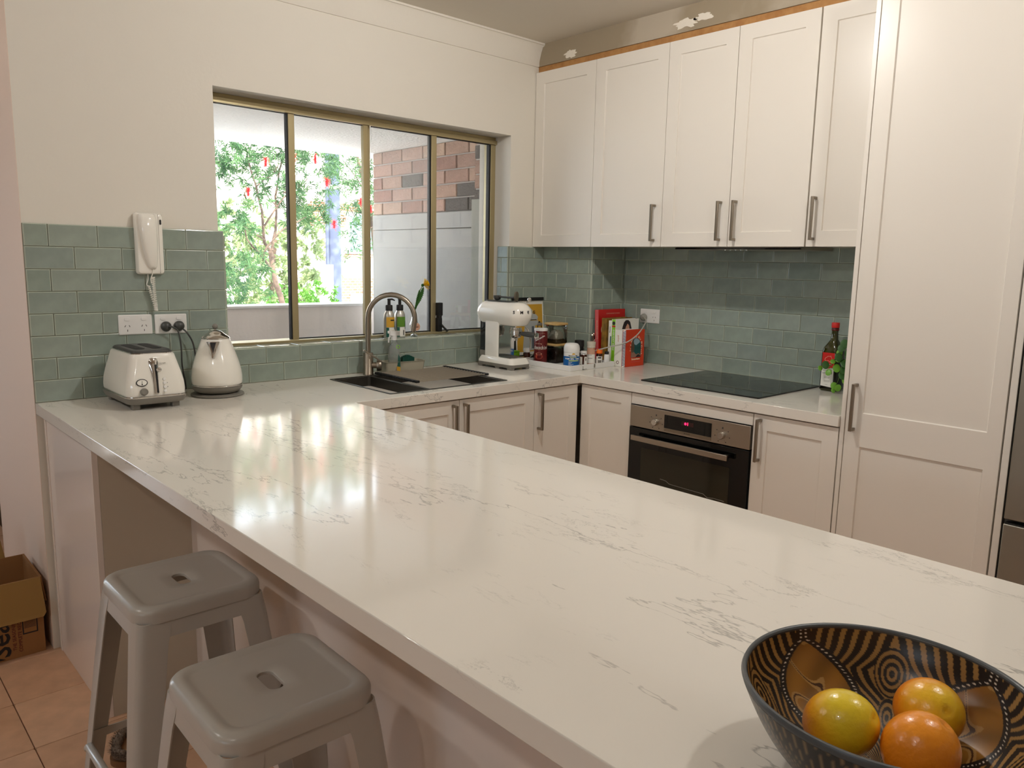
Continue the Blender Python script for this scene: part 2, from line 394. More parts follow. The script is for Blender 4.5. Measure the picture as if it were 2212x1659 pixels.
# grout beds under the tiles
mb = MB(); GB = -.0022
mb.box(0, WX0+.018, GB, .001, H, 1.5378); mb.box(WX0+.018, WX1, GB, .001, H, WZ0-.002); mb.box(WX1, XN, GB, .001, H, 1.522)
mb.box(WX0, WX0+.018, GB, .1, WZ0, 1.5378); mb.box(WX1-.002, WX1, GB, .085, WZ0, 1.522)
mb.box(WX0, WX1, GB, .085, WZ0-.007, WZ0-.004)
obj('grout_bed', mb, 'grout', wall_back)
mb = MB(); mb.box(XN+GB, XN, -YN, 0, H, 1.53); mb.box(XN, XC, -YN+GB, -YN, H, 1.53); mb.box(XC+GB, XC, -1.9, -YN, H, 1.53)
obj('grout_bed', mb, 'grout', wall_right)
PQ = -.003    # joint phase of the bottom row on the window wall
tile_run(wall_back, (0, GB, 0), (1, 0, 0), 0, .0, WX0+.018, ZB, 8, PQ)
tile_run(wall_back, (0, GB, 0), (1, 0, 0), 0, WX0+.018, WX1, ZB, 2, PQ, top=WZ0-.001)
tile_run(wall_back, (0, GB, 0), (1, 0, 0), 0, WX1, XN-.008, ZB, 8, PQ, top=1.522)
# window sill tiles (flat) and reveal tiles
x = WX0+.018
while x < WX1-.005:
    q = min(x+TW, WX1)
    o = obj('tile', tile_mesh(q-x-G, .09), 'glaze', wall_back, loc=((x+q)/2, .040, WZ0-.0052))
    o.rotation_euler = (-PI/2+random.gauss(0, .006), random.gauss(0, .004), 0)
    x = q
for r in range(2, 8):
    za, zb = ZB+r*THT, min(ZB+(r+1)*THT, 1.522)
    if za < WZ0: za = WZ0+.002
    if zb-za < .012: continue
    cuts = [(.0, .085)] if r % 2 else [(.0, .052), (.052, .085)]
    for a, b in cuts:
        o = obj('tile', tile_mesh(b-a-G, zb-za-G), 'glaze', wall_back, loc=(WX1-.0022, (a+b)/2, (za+zb)/2))
        o.rotation_euler = (0, 0, -PI/2+random.gauss(0, .01))
        if r < 7 or True:
            o = obj('tile', tile_mesh(b-a-G, zb-za-G), 'glaze', wall_back, loc=(WX0+.0202, (a+b)/2, (za+zb)/2))
            o.rotation_euler = (0, 0, PI/2+random.gauss(0, .01))
# nib face (looks towards -x), its return (towards -y), and the cooking wall
tile_run(wall_right, (XN+GB, 0, 0), (0, -1, 0), -PI/2, .004, YN+.006, ZB, 8, -.1222, top=1.53)
tile_run(wall_right, (0, -YN+GB, 0), (1, 0, 0), 0, XN-.006, XC-.007, ZB, 8, 2.4975, top=1.53)
tile_run(wall_right, (XC+GB, 0, 0), (0, -1, 0), -PI/2, YN+.008, 1.884, ZB, 8, .3810, top=1.53)
# ------------------------------------------------------------------ window
win = struct('window_1', MB().box(WX0, WX1, .12, .175, 2.056, WZ1).box(WX0, WX0+.03, .12, .175, WZ0-.007, 2.056).box(WX1-.032, WX1, .12, .175, WZ0-.007, 2.056)
             .box(WX0, WX1, .085, .175, WZ0-.012, WZ0+.012).box(WX0, WX1, .108, .122, 2.05, 2.07), 'alu', bevel=.0015)
for x0, x1, y0, y1 in ((1.040, 1.070, .118, .14), (1.414, 1.440, .118, .14), (1.441, 1.465, .142, .165), (1.805, 1.837, .118, .14)):
    obj('mullion', MB().box(x0, x1, y0, y1, WZ0+.008, 2.058), 'alu', win, bevel=.002)
for x0, x1, y in ((1.034, 1.040, .128), (1.798, 1.805, .13), (2.186, 2.1965, .13)):
    obj('gasket', MB().box(x0, x1, y-.008, y+.014, WZ0+.01, 2.056), 'black', win)
for x0, x1 in ((.70, 1.034), (1.07, 1.414), (1.465, 1.80), (1.837, 2.19)):
    obj('gasket', MB().box(x0, x1, .124, .136, 2.0475, 2.056), 'black', win)
    if x0 > 1: obj('gasket', MB().box(x0, x1, .124, .136, WZ0+.010, WZ0+.0165), 'black', win)
for x0, x1, m in ((.70, 1.036, 'pane'), (1.068, 1.416, 'pane'), (1.463, 1.80, 'pane_dusty'), (1.835, 2.19, 'pane')):
    obj('pane', MB().box(x0, x1, .129, .133, WZ0+.012, 2.05), m, win)
# dining-side window and hall glazing, outside the picture
w2 = struct('window_2', MB().box(-4.56, -4.5, -3.6, -3.54, 1.3, 1.9).box(-4.56, -4.5, -1.66, -1.6, 1.3, 1.9).box(-4.56, -4.5, -3.6, -1.6, 1.3, 1.36).box(-4.56, -4.5, -3.6, -1.6, 1.84, 1.9).box(-4.56, -4.5, -2.63, -2.57, 1.3, 1.9), 'alu')
obj('pane', MB().box(-4.532, -4.528, -3.55, -1.65, 1.35, 1.85), 'pane', w2)
w3 = struct('door_1', MB().box(-1.5, -1.44, 2.64, 2.7, 0, 2.1).box(-.96, -.9, 2.64, 2.7, 0, 2.1).box(-1.5, -.9, 2.64, 2.7, 2.04, 2.1).box(-1.5, -.9, 2.64, 2.7, -.008, .06), 'alu')
obj('pane', MB().box(-1.45, -.95, 2.668, 2.672, .05, 2.05), 'pane', w3)
for nm, c, sx, sy, rot in (('window_portal', (1.45, .26, 1.58), 1.56, 1.0, (PI/2, 0, 0)), ('dining_portal', (-4.6, -2.6, 1.6), 2.0, .6, (0, -PI/2, 0)), ('hall_portal', (-1.2, 2.76, 1.05), .6, 2.05, (-PI/2, 0, 0))):
    l = bpy.data.lights.new(nm, 'AREA'); l.shape = 'RECTANGLE'; l.size = sx; l.size_y = sy; l.cycles.is_portal = True
    o = bpy.data.objects.new(nm, l); COL.objects.link(o); o.location = c
    d = {'window_portal': (0, -1, 0), 'dining_portal': (1, 0, 0), 'hall_portal': (0, -1, 0)}[nm]
    o.rotation_euler = Vector(d).to_track_quat('-Z', 'Y').to_euler()
# ------------------------------------------------------------------ unseen ceiling lights: bare-bulb fittings made up to light upper walls and ceiling
for i, (x, y, w) in enumerate(LAMPS):
    t = thing('ceiling_light', ['ceiling batten light with round bulb in the kitchen aisle before the sink', 'ceiling batten light with round bulb in the kitchen aisle before the fridge',
                            'ceiling batten light with round bulb over the dining side near the hall', 'white batten holder with a round bulb in the middle of the dining ceiling'][i], 'light', (x, y, ZC))
    obj('holder', MB().lathe([(.050, 0), (.048, -.010), (.024, -.018), (.022, -.036), (.018, -.038)], 28), 'white', t, smooth=40)
    dm = mat('bulb_%d' % i, (1, 1, 1), .4, emit=LAMP_COL, estr=8.)
    obj('bulb', MB().sphere((0, 0, -.062), .022, 20, 12), dm, t, smooth=60)
    l = bpy.data.lights.new('bulb_light', 'POINT'); l.shadow_soft_size = .040; l.energy = w; l.color = LAMP_COL
    o = bpy.data.objects.new('lamp', l); COL.objects.link(o); o.parent = t; o.location = (0, 0, -.062)
# ------------------------------------------------------------------ benchtop: one slab, U shaped, with the sink cut out
def slab(xs, ys, inside, z0, z1):
    m = MB(); idx = {}
    def vi(i, j, t):
        k = (i, j, t)
        if k not in idx: idx[k] = len(m.v); m.v.append((xs[i], ys[j], z1 if t else z0))
        return idx[k]
    n, q = len(xs)-1, len(ys)-1
    I = [[inside((xs[i]+xs[i+1])/2, (ys[j]+ys[j+1])/2) for j in range(q)] for i in range(n)]
    g = lambda i, j: 0 <= i < n and 0 <= j < q and I[i][j]
    for i in range(n):
        for j in range(q):
            if not I[i][j]: continue
            for t in (0, 1): m.f.append((vi(i, j, t), vi(i+1, j, t), vi(i+1, j+1, t), vi(i, j+1, t))); m.m.append(0)
            for a, b, di, dj in (((i, j), (i+1, j), 0, -1), ((i+1, j), (i+1, j+1), 1, 0), ((i+1, j+1), (i, j+1), 0, 1), ((i, j+1), (i, j), -1, 0)):
                if not g(i+di, j+dj): m.f.append((vi(*a, 0), vi(*b, 0), vi(*b, 1), vi(*a, 1))); m.m.append(0)
    return m
SX0, SX1, SY0, SY1 = 1.10, 1.70, -.566, -.118
xs = [.0, XR, SX0, SX1, XB, XC-.003]; ys = [-3.3, -1.887, -D, SY0, SY1, -YN, -.003]
ys = sorted(set(ys))
def in_top(x, y):
    if SX0 < x < SX1 and SY0 < y < SY1: return False
    if x < XR: return True
    if y > -D: return not (x > XN-.004 and y > -YN-.003)
    return x > XB and y > -1.887
xs = sorted(set(xs+[XN-.004])); ys = sorted(set([-3.3, -1.887, -D, SY0, SY1, -YN-.003, -.003]))
tag(obj('benchtop', slab(xs, ys, in_top, H-TH, H), 'marble', bevel=.0018), 'white veined stone benchtop running round the kitchen and out along the peninsula', 'benchtop')
# ------------------------------------------------------------------ cabinet helpers. local frame: u along the front, z up, n out
def shaker(w, h, ins=.055, t=.018, rec=.006, panels=None, sides=None):
    """slab door with recessed panels; local x 0..w, z 0..h, front at y = -t (looks to -y)"""
    iw0, iw1 = (sides or (ins, ins))
    ps = panels or [(ins, h-ins)]
    m = MB(); xs = [0, iw0, w-iw1, w]; zs = [0]
    for a, b in ps: zs += [a, b]
    zs += [h]
    for i in range(3):
        for k in range(len(zs)-1):
            x0, x1, z0, z1 = xs[i], xs[i+1], zs[k], zs[k+1]
            if i == 1 and k % 2 == 1:
                b = .0022; A = [(x0, z0), (x1, z0), (x1, z1), (x0, z1)]; B = [(x0+b, z0+b), (x1-b, z0+b), (x1-b, z1-b), (x0+b, z1-b)]
                m.add([(x, -t, z) for x, z in A]+[(x, -t+rec, z) for x, z in B], [(0, 1, 5, 4), (1, 2, 6, 5), (2, 3, 7, 6), (3, 0, 4, 7), (4, 5, 6, 7)])
            else: m.add([(x0, -t, z0), (x1, -t, z0), (x1, -t, z1), (x0, -t, z1)], [(0, 1, 2, 3)])
    m.add([(0, -t, 0), (w, -t, 0), (w, -t, h), (0, -t, h), (0, 0, 0), (w, 0, 0), (w, 0, h), (0, 0, h)], [(0, 4, 5, 1), (1, 5, 6, 2), (2, 6, 7, 3), (3, 7, 4, 0), (4, 7, 6, 5)])
    return m
def face(axis, front):
    """placement of things built looking to -y: axis 'y' keeps it, axis 'x' turns it to look to -x (local x runs to -y)"""
    return 0 if axis == 'y' else -PI/2
def bar_handle(parent, x, z, L=.168, t=.018):
    m = MB(); s = .0052; y = -t-.029
    m.box(x-s, x+s, y-s, y+s, z, z+L); m.box(x-s, x+s, y+s, -t, z, z+2*s); m.box(x-s, x+s, y+s, -t, z+L-2*s, z+L)
    return obj('handle', m, 'handle', parent, bevel=.001)
def cabinet(name, label, cat, org, rot, w, z0, z1, depth, doors, group=None, kick=False, top=True):
    """org = world point of the body's front-left corner (looking at it) on the floor plane"""
    t = thing(name, label, cat, org, rot, group); m = MB(); p = .016
    m.box(0, p, .0, depth, z0, z1); m.box(w-p, w, 0, depth, z0, z1); m.box(p, w-p, 0, depth, z0, z0+p); m.box(p, w-p, 0, depth, z1-p, z1); m.box(p, w-p, depth-.006, depth, z0+p, z1-p)
    obj('body', m, 'cab', t)
    for dx0, dx1, dz0, dz1, hx, hz, kw in doors:
        d = obj('door', shaker(dx1-dx0, dz1-dz0, **kw), 'cab', t, loc=(dx0, -.001, dz0), bevel=.0012)
        if hx is not None: bar_handle(d, hx-dx0, hz-dz0)
    if kick: obj('kickboard', MB().box(0, w, .05, .066, 0, z0-.002), 'cab', t)
    return t
# upper cupboards along the cooking wall
ub = [0.003, .4241, .8580, 1.2103, 1.5621, 1.8855]
ul = ['narrow white wall cupboard in the corner beside the window, with no handle', 'white wall cupboard second from the window wall, handle at its lower right',
      'white wall cupboard above the left of the cooktop, handle at its lower right', 'white wall cupboard above the cooktop, handle at its lower left',
      'white wall cupboard next to the tall pantry, handle at its lower left']
for i in range(5):
    y0, y1 = ub[i], ub[i+1]; w = y1-y0; g = .0013 if i != 4 else .0025
    hz = ZU+.0245; hx = None if i == 0 else (w-.041 if i < 3 else .034)
    cabinet('wall_cupboard', ul[i], 'cupboard', (XU+.019, -y0, 0), -PI/2, w, ZU+.004, ZT-.004, (.07 if i == 0 else .335), [(g+(.003 if i == 4 else 0), w-g, ZU, ZT, hx, hz, dict(ins=.060))], 'white shaker wall cupboards')
# slide-out rangehood under the two cupboards
t = thing('rangehood', 'slim slide-out rangehood under the wall cupboards above the cooktop', 'rangehood', (XU+.03, -1.225, ZU))
obj('body', MB().box(0, .30, -.30, .30, -.012, .003), 'steel', t, bevel=.002)
obj('glass_lip', MB().box(-.006, .02, -.30, .30, -.011, -.004), 'blackgloss', t)
for k in range(5): obj('button', MB().lathe([(.006, -.0105), (.006, -.014), (.004, -.015)], 12, M=Matrix.Translation((.045, .045-.026*k+.02, 0))), 'chrome', t)
# base cupboards under the window run (doors look to -y)
ZD0, ZD1 = .118, .874
cabinet('base_cupboard', 'white base cupboard under the left of the sink, mostly behind the peninsula', 'cupboard', (.965, -.614, 0), 0, .427, .12, .877, .585,
        [(.0015, .4255, ZD0, ZD1, 1.356-.965, .690, dict(ins=.055))], 'white shaker base cupboards', True)
cabinet('base_cupboard', 'wide white base cupboard under the right sink bowl, handle on its left stile', 'cupboard', (1.392, -.614, 0), 0, .4325, .12, .877, .585,
        [(.0015, .431, ZD0, ZD1, 1.415-1.392, .690, dict(ins=.055))], 'white shaker base cupboards', True)
cabinet('base_cupboard', 'white base cupboard under the espresso machine, handle at its left near the inner corner', 'cupboard', (1.8245, -.614, 0), 0, .60, .12, .877, .585,
        [(.0015, .284, ZD0, ZD1, 1.849-1.8245, .690, dict(ins=.055))], 'white shaker base cupboards', True)
# cooking run (doors look to -x)
cabinet('base_cupboard', 'white corner base cupboard left of the oven, with no handle', 'cupboard', (XP+.019, -.634, 0), -PI/2, .309, .12, .877, .58,
        [(.010, .3075, ZD0, ZD1, None, 0, dict(ins=.055))], 'white shaker base cupboards', True)
cabinet('base_cupboard', 'white base cupboard between oven and pantry, handle at its upper left', 'cupboard', (XP+.019, -1.548, 0), -PI/2, .338, .12, .877, .58,
        [(.0015, .336, ZD0, ZD1, .032, .691, dict(ins=.058))], 'white shaker base cupboards', True)
t = thing('oven_housing', 'white oven housing with a plain strip above the oven', 'cabinet', (XP+.019, -.943, 0), -PI/2)
obj('body', MB().box(0, .004, 0, .58, .1, .877).box(.601, .605, 0, .58, .1, .877).box(.004, .601, .02, .58, .1, .118).box(.004, .601, .0, .1, .858, .877), 'cab', t)
obj('filler_strip', MB().box(.002, .603, -.019, -.001, .8265, ZD1), 'cab', t, bevel=.001)
obj('kickboard', MB().box(0, .605, .05, .066, 0, .098), 'cab', t)
obj('drawer_front', MB().box(.002, .603, -.019, -.001, .118, .222), 'cab', t, bevel=.001)
# peninsula carcass
t = thing('peninsula_cabinet', 'white peninsula cupboard block under the long benchtop, knee space behind the stools', 'cabinet', (0, 0, 0))
obj('body', MB().box(.30, .87, -3.22, -.02, .0, .879), 'gloss', t)
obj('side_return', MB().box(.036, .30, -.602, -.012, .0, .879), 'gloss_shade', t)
obj('end_panel', MB().box(.021, .036, -.582, -.040, .0, .878), 'gloss', t, bevel=.0012)
obj('edge_batten', MB().box(.018, .036, -.038, -.020, .0, .878), 'gloss', t, bevel=.0015)
obj('edge_batten', MB().box(.018, .036, -.602, -.584, .0, .878), 'gloss', t, bevel=.0015)
# pantry and its side panels
t = thing('pantry', 'tall white two-panel pantry cupboard right of the cooking bench', 'cupboard', (XP+.019, -1.8885, 0), -PI/2)
obj('side_panel', MB().box(0, .0155, -.0195, .60, 0, ZT), 'cab', t, bevel=.0008)
obj('side_panel', MB().box(.512, .532, -.0195, .60, 0, ZT), 'cab', t, bevel=.0008)
obj('body', MB().box(.0155, .512, .004, .60, .12, ZT-.004), 'cab', t)
d = obj('door', shaker(.488, ZT-.124, .06, panels=[(.06, .821-.122), (.94-.122, ZT-.124-.06)], sides=(.056, .043)), 'cab', t, loc=(.0185, -.001, .122), bevel=.0012)
bar_handle(d, .0295, .876-.122)
obj('kickboard', MB().box(.0155, .512, .05, .066, 0, .118), 'cab', t)
# fridge
t = thing('fridge', 'stainless steel fridge at the right edge beyond the pantry', 'fridge', (2.098, -2.432, 0), -PI/2)
obj('body', MB().box(-.006, .80, .035, .64, .02, 1.80), 'dgrey', t)
obj('door', MB().box(.0, .79, .0, .033, .688, 1.80), 'fridge', t, bevel=.003)
dr = obj('drawer', MB().box(.0, .79, .0, .033, .03, .672), 'fridge', t, bevel=.003)
obj('grip_recess', MB().box(.004, .786, .004, .03, .6725, .676), 'black', dr)
# ------------------------------------------------------------------ oven (looks to -x)
t = thing('oven', 'stainless and black built-in oven with red clock digits under the cooktop', 'oven', (XP, -.9488, 0), -PI/2)
OW = .595
obj('body', MB().box(.01, OW-.01, .022, .55, .23, .82), 'dgrey', t)
cp = obj('control_panel', MB().box(0, OW, -.010, .02, .7285, .8235), 'steel', t, bevel=.0012)
ds = obj('display', MB().box(.186, .420, -.0115, -.009, .7485, .806), 'blackgloss', cp)
obj('label_strip', MB().box(.186, .420, -.0112, -.009, .7345, .7475), 'handle', cp)
text('lettering', 'BOSCH', .009, 'dgrey', cp, frame((.303, -.0115, .741), (1, 0, 0), (0, 0, 1)), .0002)
redled = mat('red_digits', rgb(255, 20, 60), .5, emit=(1, .02, .12), estr=2.2); MT['led'] = redled
obj('display_window', MB().box(.274, .334, -.0119, -.0114, .775, .792), mat('display_smoke', rgb(52, 26, 26), .3), ds)
obj('digits', MB().lathe([(.0055, 0), (.0055, .0008)], 14, M=frame((.295, -.0124, .7835), (1, 0, 0), (0, 0, 1))).box(.3045, .3075, -.0126, -.0118, .7775, .7905), 'led', ds)
for kx in (.1425, .4715):
    k = obj('knob', MB().lathe([(.0155, 0), (.0155, .004), (.0142, .016), (.0125, .018)], 28, M=frame((kx, -.010, .766), (1, 0, 0), (0, 0, 1))), 'chrome', cp, smooth=40)
    mk = MB()
    for a in range(-150, 151, 50):
        if a == 0: mk.box(kx-.003, kx+.003, -.0106, -.0099, .766+.026, .766+.034); continue
        r0, r1 = .020, .027; s, c = math.sin(math.radians(a)), math.cos(math.radians(a))
        mk.tube([(kx+r0*s, -.0102, .766+r0*c), (kx+r1*s, -.0102, .766+r1*c)], .0004, 4)
        mk.box(kx+.034*s-.0022, kx+.034*s+.0022, -.0105, -.0099, .766+.030*c-.002, .766+.030*c+.002)
    obj('dial_marks', mk, 'dgrey', cp)
dm = MB(); dm.box(0, OW, -.012, .02, .235, .7245)
dr = obj('door', dm, 'blackgloss', t, bevel=.0015)
ow = mat('oven_window', rgb(40, 38, 27), .06, spec=.5); obj('window', MB().box(.070, OW-.080, -.0126, -.0119, .30, .640), ow, dr)
obj('handle', MB().box(.036, .520, -.048, -.036, .674, .697).box(.05, .066, -.037, -.012, .678, .692).box(.49, .506, -.037, -.012, .678, .692), 'steel', dr, bevel=.0015)
rk = MB(); rk.tube([(.18, -.0128, .52), (.21, -.0128, .518), (.23, -.0128, .508), (.26, -.0128, .507), (.40, -.0128, .505), (.42, -.0128, .494), (.45, -.0128, .498), (.50, -.0128, .497)], .0011, 5)
obj('shelf_rail', rk, 'grey', dr)
# ------------------------------------------------------------------ cooktop
t = thing('cooktop', 'black glass induction cooktop set into the white benchtop above the oven', 'cooktop', (0, 0, H))
obj('glass', MB().rings([z_(rrect(.259, .295, .006, 3, 2.459, -1.227), .0003), z_(rrect(.259, .295, .006, 3, 2.459, -1.227), .005), z_(rrect(.2575, .2935, .006, 3, 2.459, -1.227), .006)]), 'blackgloss', t)
for cx, cy, r in ((2.34, -1.08, .09), (2.34, -1.37, .075), (2.58, -1.08, .075), (2.58, -1.37, .105)):
    obj('zone_ring', MB().lathe([(r, .0061), (r-.0015, .0062), (r-.003, .0061)], 48, M=Matrix.Translation((cx, cy, 0)), caps=(False, False)), 'dgrey', t)
# ------------------------------------------------------------------ sink
t = thing('sink', 'undermounted dark stainless double-bowl sink below the window', 'sink', (0, 0, H))
m = MB()
def bowl(x0, x1, y0, y1, dep):
    hx, hy, cx, cy = (x1-x0)/2, (y1-y0)/2, (x0+x1)/2, (y0+y1)/2
    b = MB(); rs = [z_(rrect(hx, hy, .014, 4, cx, cy), -.001), z_(rrect(hx, hy, .014, 4, cx, cy), -dep+.02), z_(rrect(hx-.012, hy-.012, .014, 4, cx, cy), -dep)]
    b.rings(rs, caps=(False, True)); return b
obj('bowl', bowl(1.107, 1.283, -.560, -.125, .17), 'sink', t, smooth=35)
obj('bowl', bowl(1.303, 1.693, -.560, -.125, .20), 'sink', t, smooth=35)
def ringflat(x0, x1, y0, y1, a0, a1, b0, b1, z, zz):
    r = MB(); A = rrect((x1-x0)/2, (y1-y0)/2, .008, 4, (x0+x1)/2, (y0+y1)/2); B = rrect((a1-a0)/2, (b1-b0)/2, .014, 4, (a0+a1)/2, (b0+b1)/2)
    r.rings([z_(A, zz), z_(A, z), z_(B, z), z_(B, zz)], caps=(False, False)); return r
fl = ringflat(1.090, 1.712, -.578, -.106, 1.101, 1.700, -.566, -.119, .0022, .0002)
obj('rim', fl, 'sink', t, smooth=30)
obj('divider', MB().box(1.2835, 1.3025, -.563, -.121, -.03, -.0005).box(1.1005, 1.1065, -.565, -.12, -.03, -.0005).box(1.6935, 1.6995, -.565, -.12, -.03, -.0005).box(1.1065, 1.6935, -.5655, -.5605, -.03, -.0005).box(1.1065, 1.6935, -.1245, -.1195, -.03, -.0005), 'sink', t, bevel=.002)
for cx, dp in ((1.195, .17), (1.498, .20)): obj('drain', MB().lathe([(.04, -dp+.0015), (.036, -dp+.003), (.03, -dp+.001), (.001, -dp+.001)], 28, M=Matrix.Translation((cx, -.34, 0))), 'chrome', t, smooth=40)
# ------------------------------------------------------------------ mixer tap
t = thing('mixer_tap', 'brushed steel gooseneck mixer tap standing behind the sink divider', 'tap', (1.306, -.078, H))
obj('base', MB().lathe([(.0245, .0005), (.0245, .004), (.023, .006), (.023, .098), (.0215, .101), (.013, .102)], 30), 'handle', t, smooth=40)
dx, dy = .66, -.75; R = .108; pts = [(0, 0, .10), (0, 0, .18), (0, 0, .252)]
for k in range(1, 15):
    a = PI*k/15*1.08; q = R*(1-math.cos(a)); pts.append((dx*q, dy*q, .257+R*math.sin(a)))
q = R*(1-math.cos(PI*1.08)); pts.append((dx*(q-.006), dy*(q-.006), .257-.055))
obj('spout', MB().tube(pts, .0115, 14), 'handle', t, smooth=50)
f = frame((.012, -.012, .044), (.6, .8, 0), (0, 0, 1))
lv = MB().lathe([(.014, .0), (.014, .028)], 20, M=f); lv.lathe([(.0235, .022), (.025, .024), (.025, .042), (.0235, .044)], 26, M=f)
hd = obj('lever_body', lv, 'handle', t, smooth=40)
obj('lever', MB().tube([(.042, -.050, .060), (.005, -.045, .085), (-.045, -.035, .118)], .0032, 8), 'handle', hd)
# ------------------------------------------------------------------ balcony: parapet, soffit slab, side wall of brick with painted boards
MT['render'] = mat('painted_render', rgb(234, 226, 221), .85, var=(3, rgb(224, 217, 212), .45, .7), bump=(50, .15))
MT['rough_soffit'] = mat('stippled_soffit', rgb(236, 235, 233), .9, bump=(70, .9, 4))
MT['mortar'] = mat('brick_mortar', rgb(214, 208, 200), .9, bump=(120, .3))
MT['brick_a'] = mat('brown_brick', rgb(150, 104, 84), .85, bump=(60, .7, 6), var=(55, rgb(84, 56, 48), .52, .72))
random_tint(MT['brick_a'], [rgb(146, 106, 92), rgb(180, 146, 130), rgb(160, 124, 108), rgb(188, 158, 136)])
MT['brick_d'] = mat('charcoal_brick', rgb(84, 78, 74), .85, bump=(60, .7, 6))
MT['board'] = mat('painted_board', rgb(158, 155, 148), .6, var=(5, rgb(148, 146, 141), .5, .75))
MT['post'] = mat('weathered_post', rgb(156, 156, 144), .7, bump=(14, .25, 5))
bal = struct('balcony_parapet', MB().box(.3, 2.6, 1.46, 1.60, -.4, 1.128), 'render')
obj('coping', MB().box(.3, 2.6, 1.45, 1.62, 1.128, 1.146), 'white', bal, bevel=.004)
struct('balcony_floor', MB().box(.3, 2.6, .25, 1.6, -.4, -.02), 'white')
struct('wall_balcony_left', MB().box(.12, .3, .25, 1.6, -.4, 2.118), 'render')  # unseen wall added to block sky light from the left
struct('balcony_soffit', MB().box(-.4, 2.9, .25, 1.60, 2.118, 2.5), 'rough_soffit')
sw = struct('wall_balcony_side', MB().box(2.279, 2.55, .25, 1.372, -.4, 2.5).box(2.262, 2.55, .25, .318, -.4, 2.5), 'mortar')
def brick_mesh(l, h):
    m = MB(); e = .004
    m.rings([[(-l/2, 0, -h/2), (l/2, 0, -h/2), (l/2, 0, h/2), (-l/2, 0, h/2)], [(-l/2, -.012, -h/2), (l/2, -.012, -h/2), (l/2, -.012, h/2), (-l/2, -.012, h/2)],
             [(-l/2+e, -.015, -h/2+e), (l/2-e, -.015, -h/2+e), (l/2-e, -.015, h/2-e), (-l/2+e, -.015, h/2-e)]], caps=(False, True))
    me = m.mesh('brick'); return me
_bm = {}
def brick(l, h, loc, m, parent, rot=-PI/2):
    k = (round(l, 3), round(h, 3), m)
    if k not in _bm: _bm[k] = brick_mesh(l, h); _bm[k].materials.append(MT[m])
    o = obj('brick', _bm[k], m, parent, loc=loc); o.rotation_euler = (random.gauss(0, .006), 0, rot+random.gauss(0, .006)); return o
dark = {(2, 2), (1, 4), (0, 4)}
for r in range(6):
    z0 = 1.7215+.0795*r
    for k in range(-1, 7):
        yc = 1.372-.108-(k*.2185)+(.109 if r % 2 == 0 else 0)
        a, b = yc+.1045, yc-.1045; a = min(a, 1.370)
        if b < .320: b = .320
        if a-b < .015: continue
        brick(a-b, .0705, (2.281, (a+b)/2, z0+.0397), 'brick_d' if (r, k) in dark or (r == 0 and b < .34) else 'brick_a', sw)
for r in range(5):
    z0 = 1.745+.0795*r+.03
    brick(.063, .070, (2.264, .2855, z0+.02), 'brick_d' if r in (0, 3) else 'brick_a', sw)
obj('painted_board', MB().box(2.262, 2.279, .318, 1.372, 1.628, 1.720), 'board', sw, bevel=.002)
obj('painted_board', MB().box(2.262, 2.279, .318, 1.372, .5, 1.624), 'board', sw, bevel=.002)
obj('corner_post', MB().box(2.240, 2.262, .252, .330, -.02, 1.780), 'post', sw, bevel=.003)
for i in range(1, 2): pass
# ------------------------------------------------------------------ street beyond: ground, apartment block, pole, trees
MT['lawn'] = mat('street_ground', rgb(226, 222, 214), .95, var=(3, rgb(214, 208, 200), .4, .6))
MT['far_render'] = mat('far_cream_render', rgb(240, 226, 214), .9)
MT['far_roof'] = mat('far_roof_tiles', rgb(176, 110, 90), .85)
MT['far_glass'] = mat('far_window_glass', rgb(120, 140, 150), .15)
MT['pole'] = mat('galvanised_pole', rgb(66, 72, 92), .6, var=(8, rgb(88, 94, 108), .45, .65))
MT['bark'] = mat('bark', rgb(104, 86, 72), .9, bump=(30, .6, 6), var=(20, rgb(74, 60, 50), .45, .65))
def brick_pattern():
    m = mat('far_red_brick', rgb(190, 96, 76), .9); nt = m.node_tree; b = nt.nodes['Principled BSDF']
    bt = nt.nodes.new('ShaderNodeTexBrick'); tc = nt.nodes.new('ShaderNodeTexCoord'); mp = nt.nodes.new('ShaderNodeMapping')
    mp.inputs['Rotation'].default_value = (PI/2, 0, 0)
    bt.inputs['Scale'].default_value = 4.0; bt.inputs['Mortar Size'].default_value = .03
    bt.inputs['Color1'].default_value = (*rgb(196, 104, 84), 1); bt.inputs['Color2'].default_value = (*rgb(176, 84, 66), 1); bt.inputs['Mortar'].default_value = (*rgb(226, 206, 196), 1)
    nt.links.new(tc.outputs['Object'], mp.inputs[0]); nt.links.new(mp.outputs[0], bt.inputs['Vector']); nt.links.new(bt.outputs['Color'], b.inputs['Base Color'])
    return m
MT['far_brick'] = brick_pattern()
struct('ground', MB().box(-20, 45, 2.76, 45, -1.7, -1.5), 'lawn')
t = thing('apartment_building', 'pale rendered and red brick apartment block across the street behind the trees', 'building', (0, 0, 0))
obj('wall', MB().box(-2, 20, 13, 16, -1.5, 5.2), 'far_render', t)
obj('brick_band', MB().box(8.5, 14, 12.9, 13.02, -1.5, .98), 'far_brick', t)
obj('brick_panel', MB().box(8.0, 9.4, 12.9, 13.02, 2.15, 2.7), 'far_brick', t)
obj('brick_panel', MB().box(3.6, 5.0, 12.9, 13.02, 1.9, 2.7), 'far_brick', t)
obj('roof', MB().box(-2.5, 20.5, 12.6, 16.5, 5.2, 5.5), 'far_roof', t)
obj('sill_band', MB().box(8.9, 9.7, 12.8, 13.02, 1.47, 1.53), 'far_brick', t)
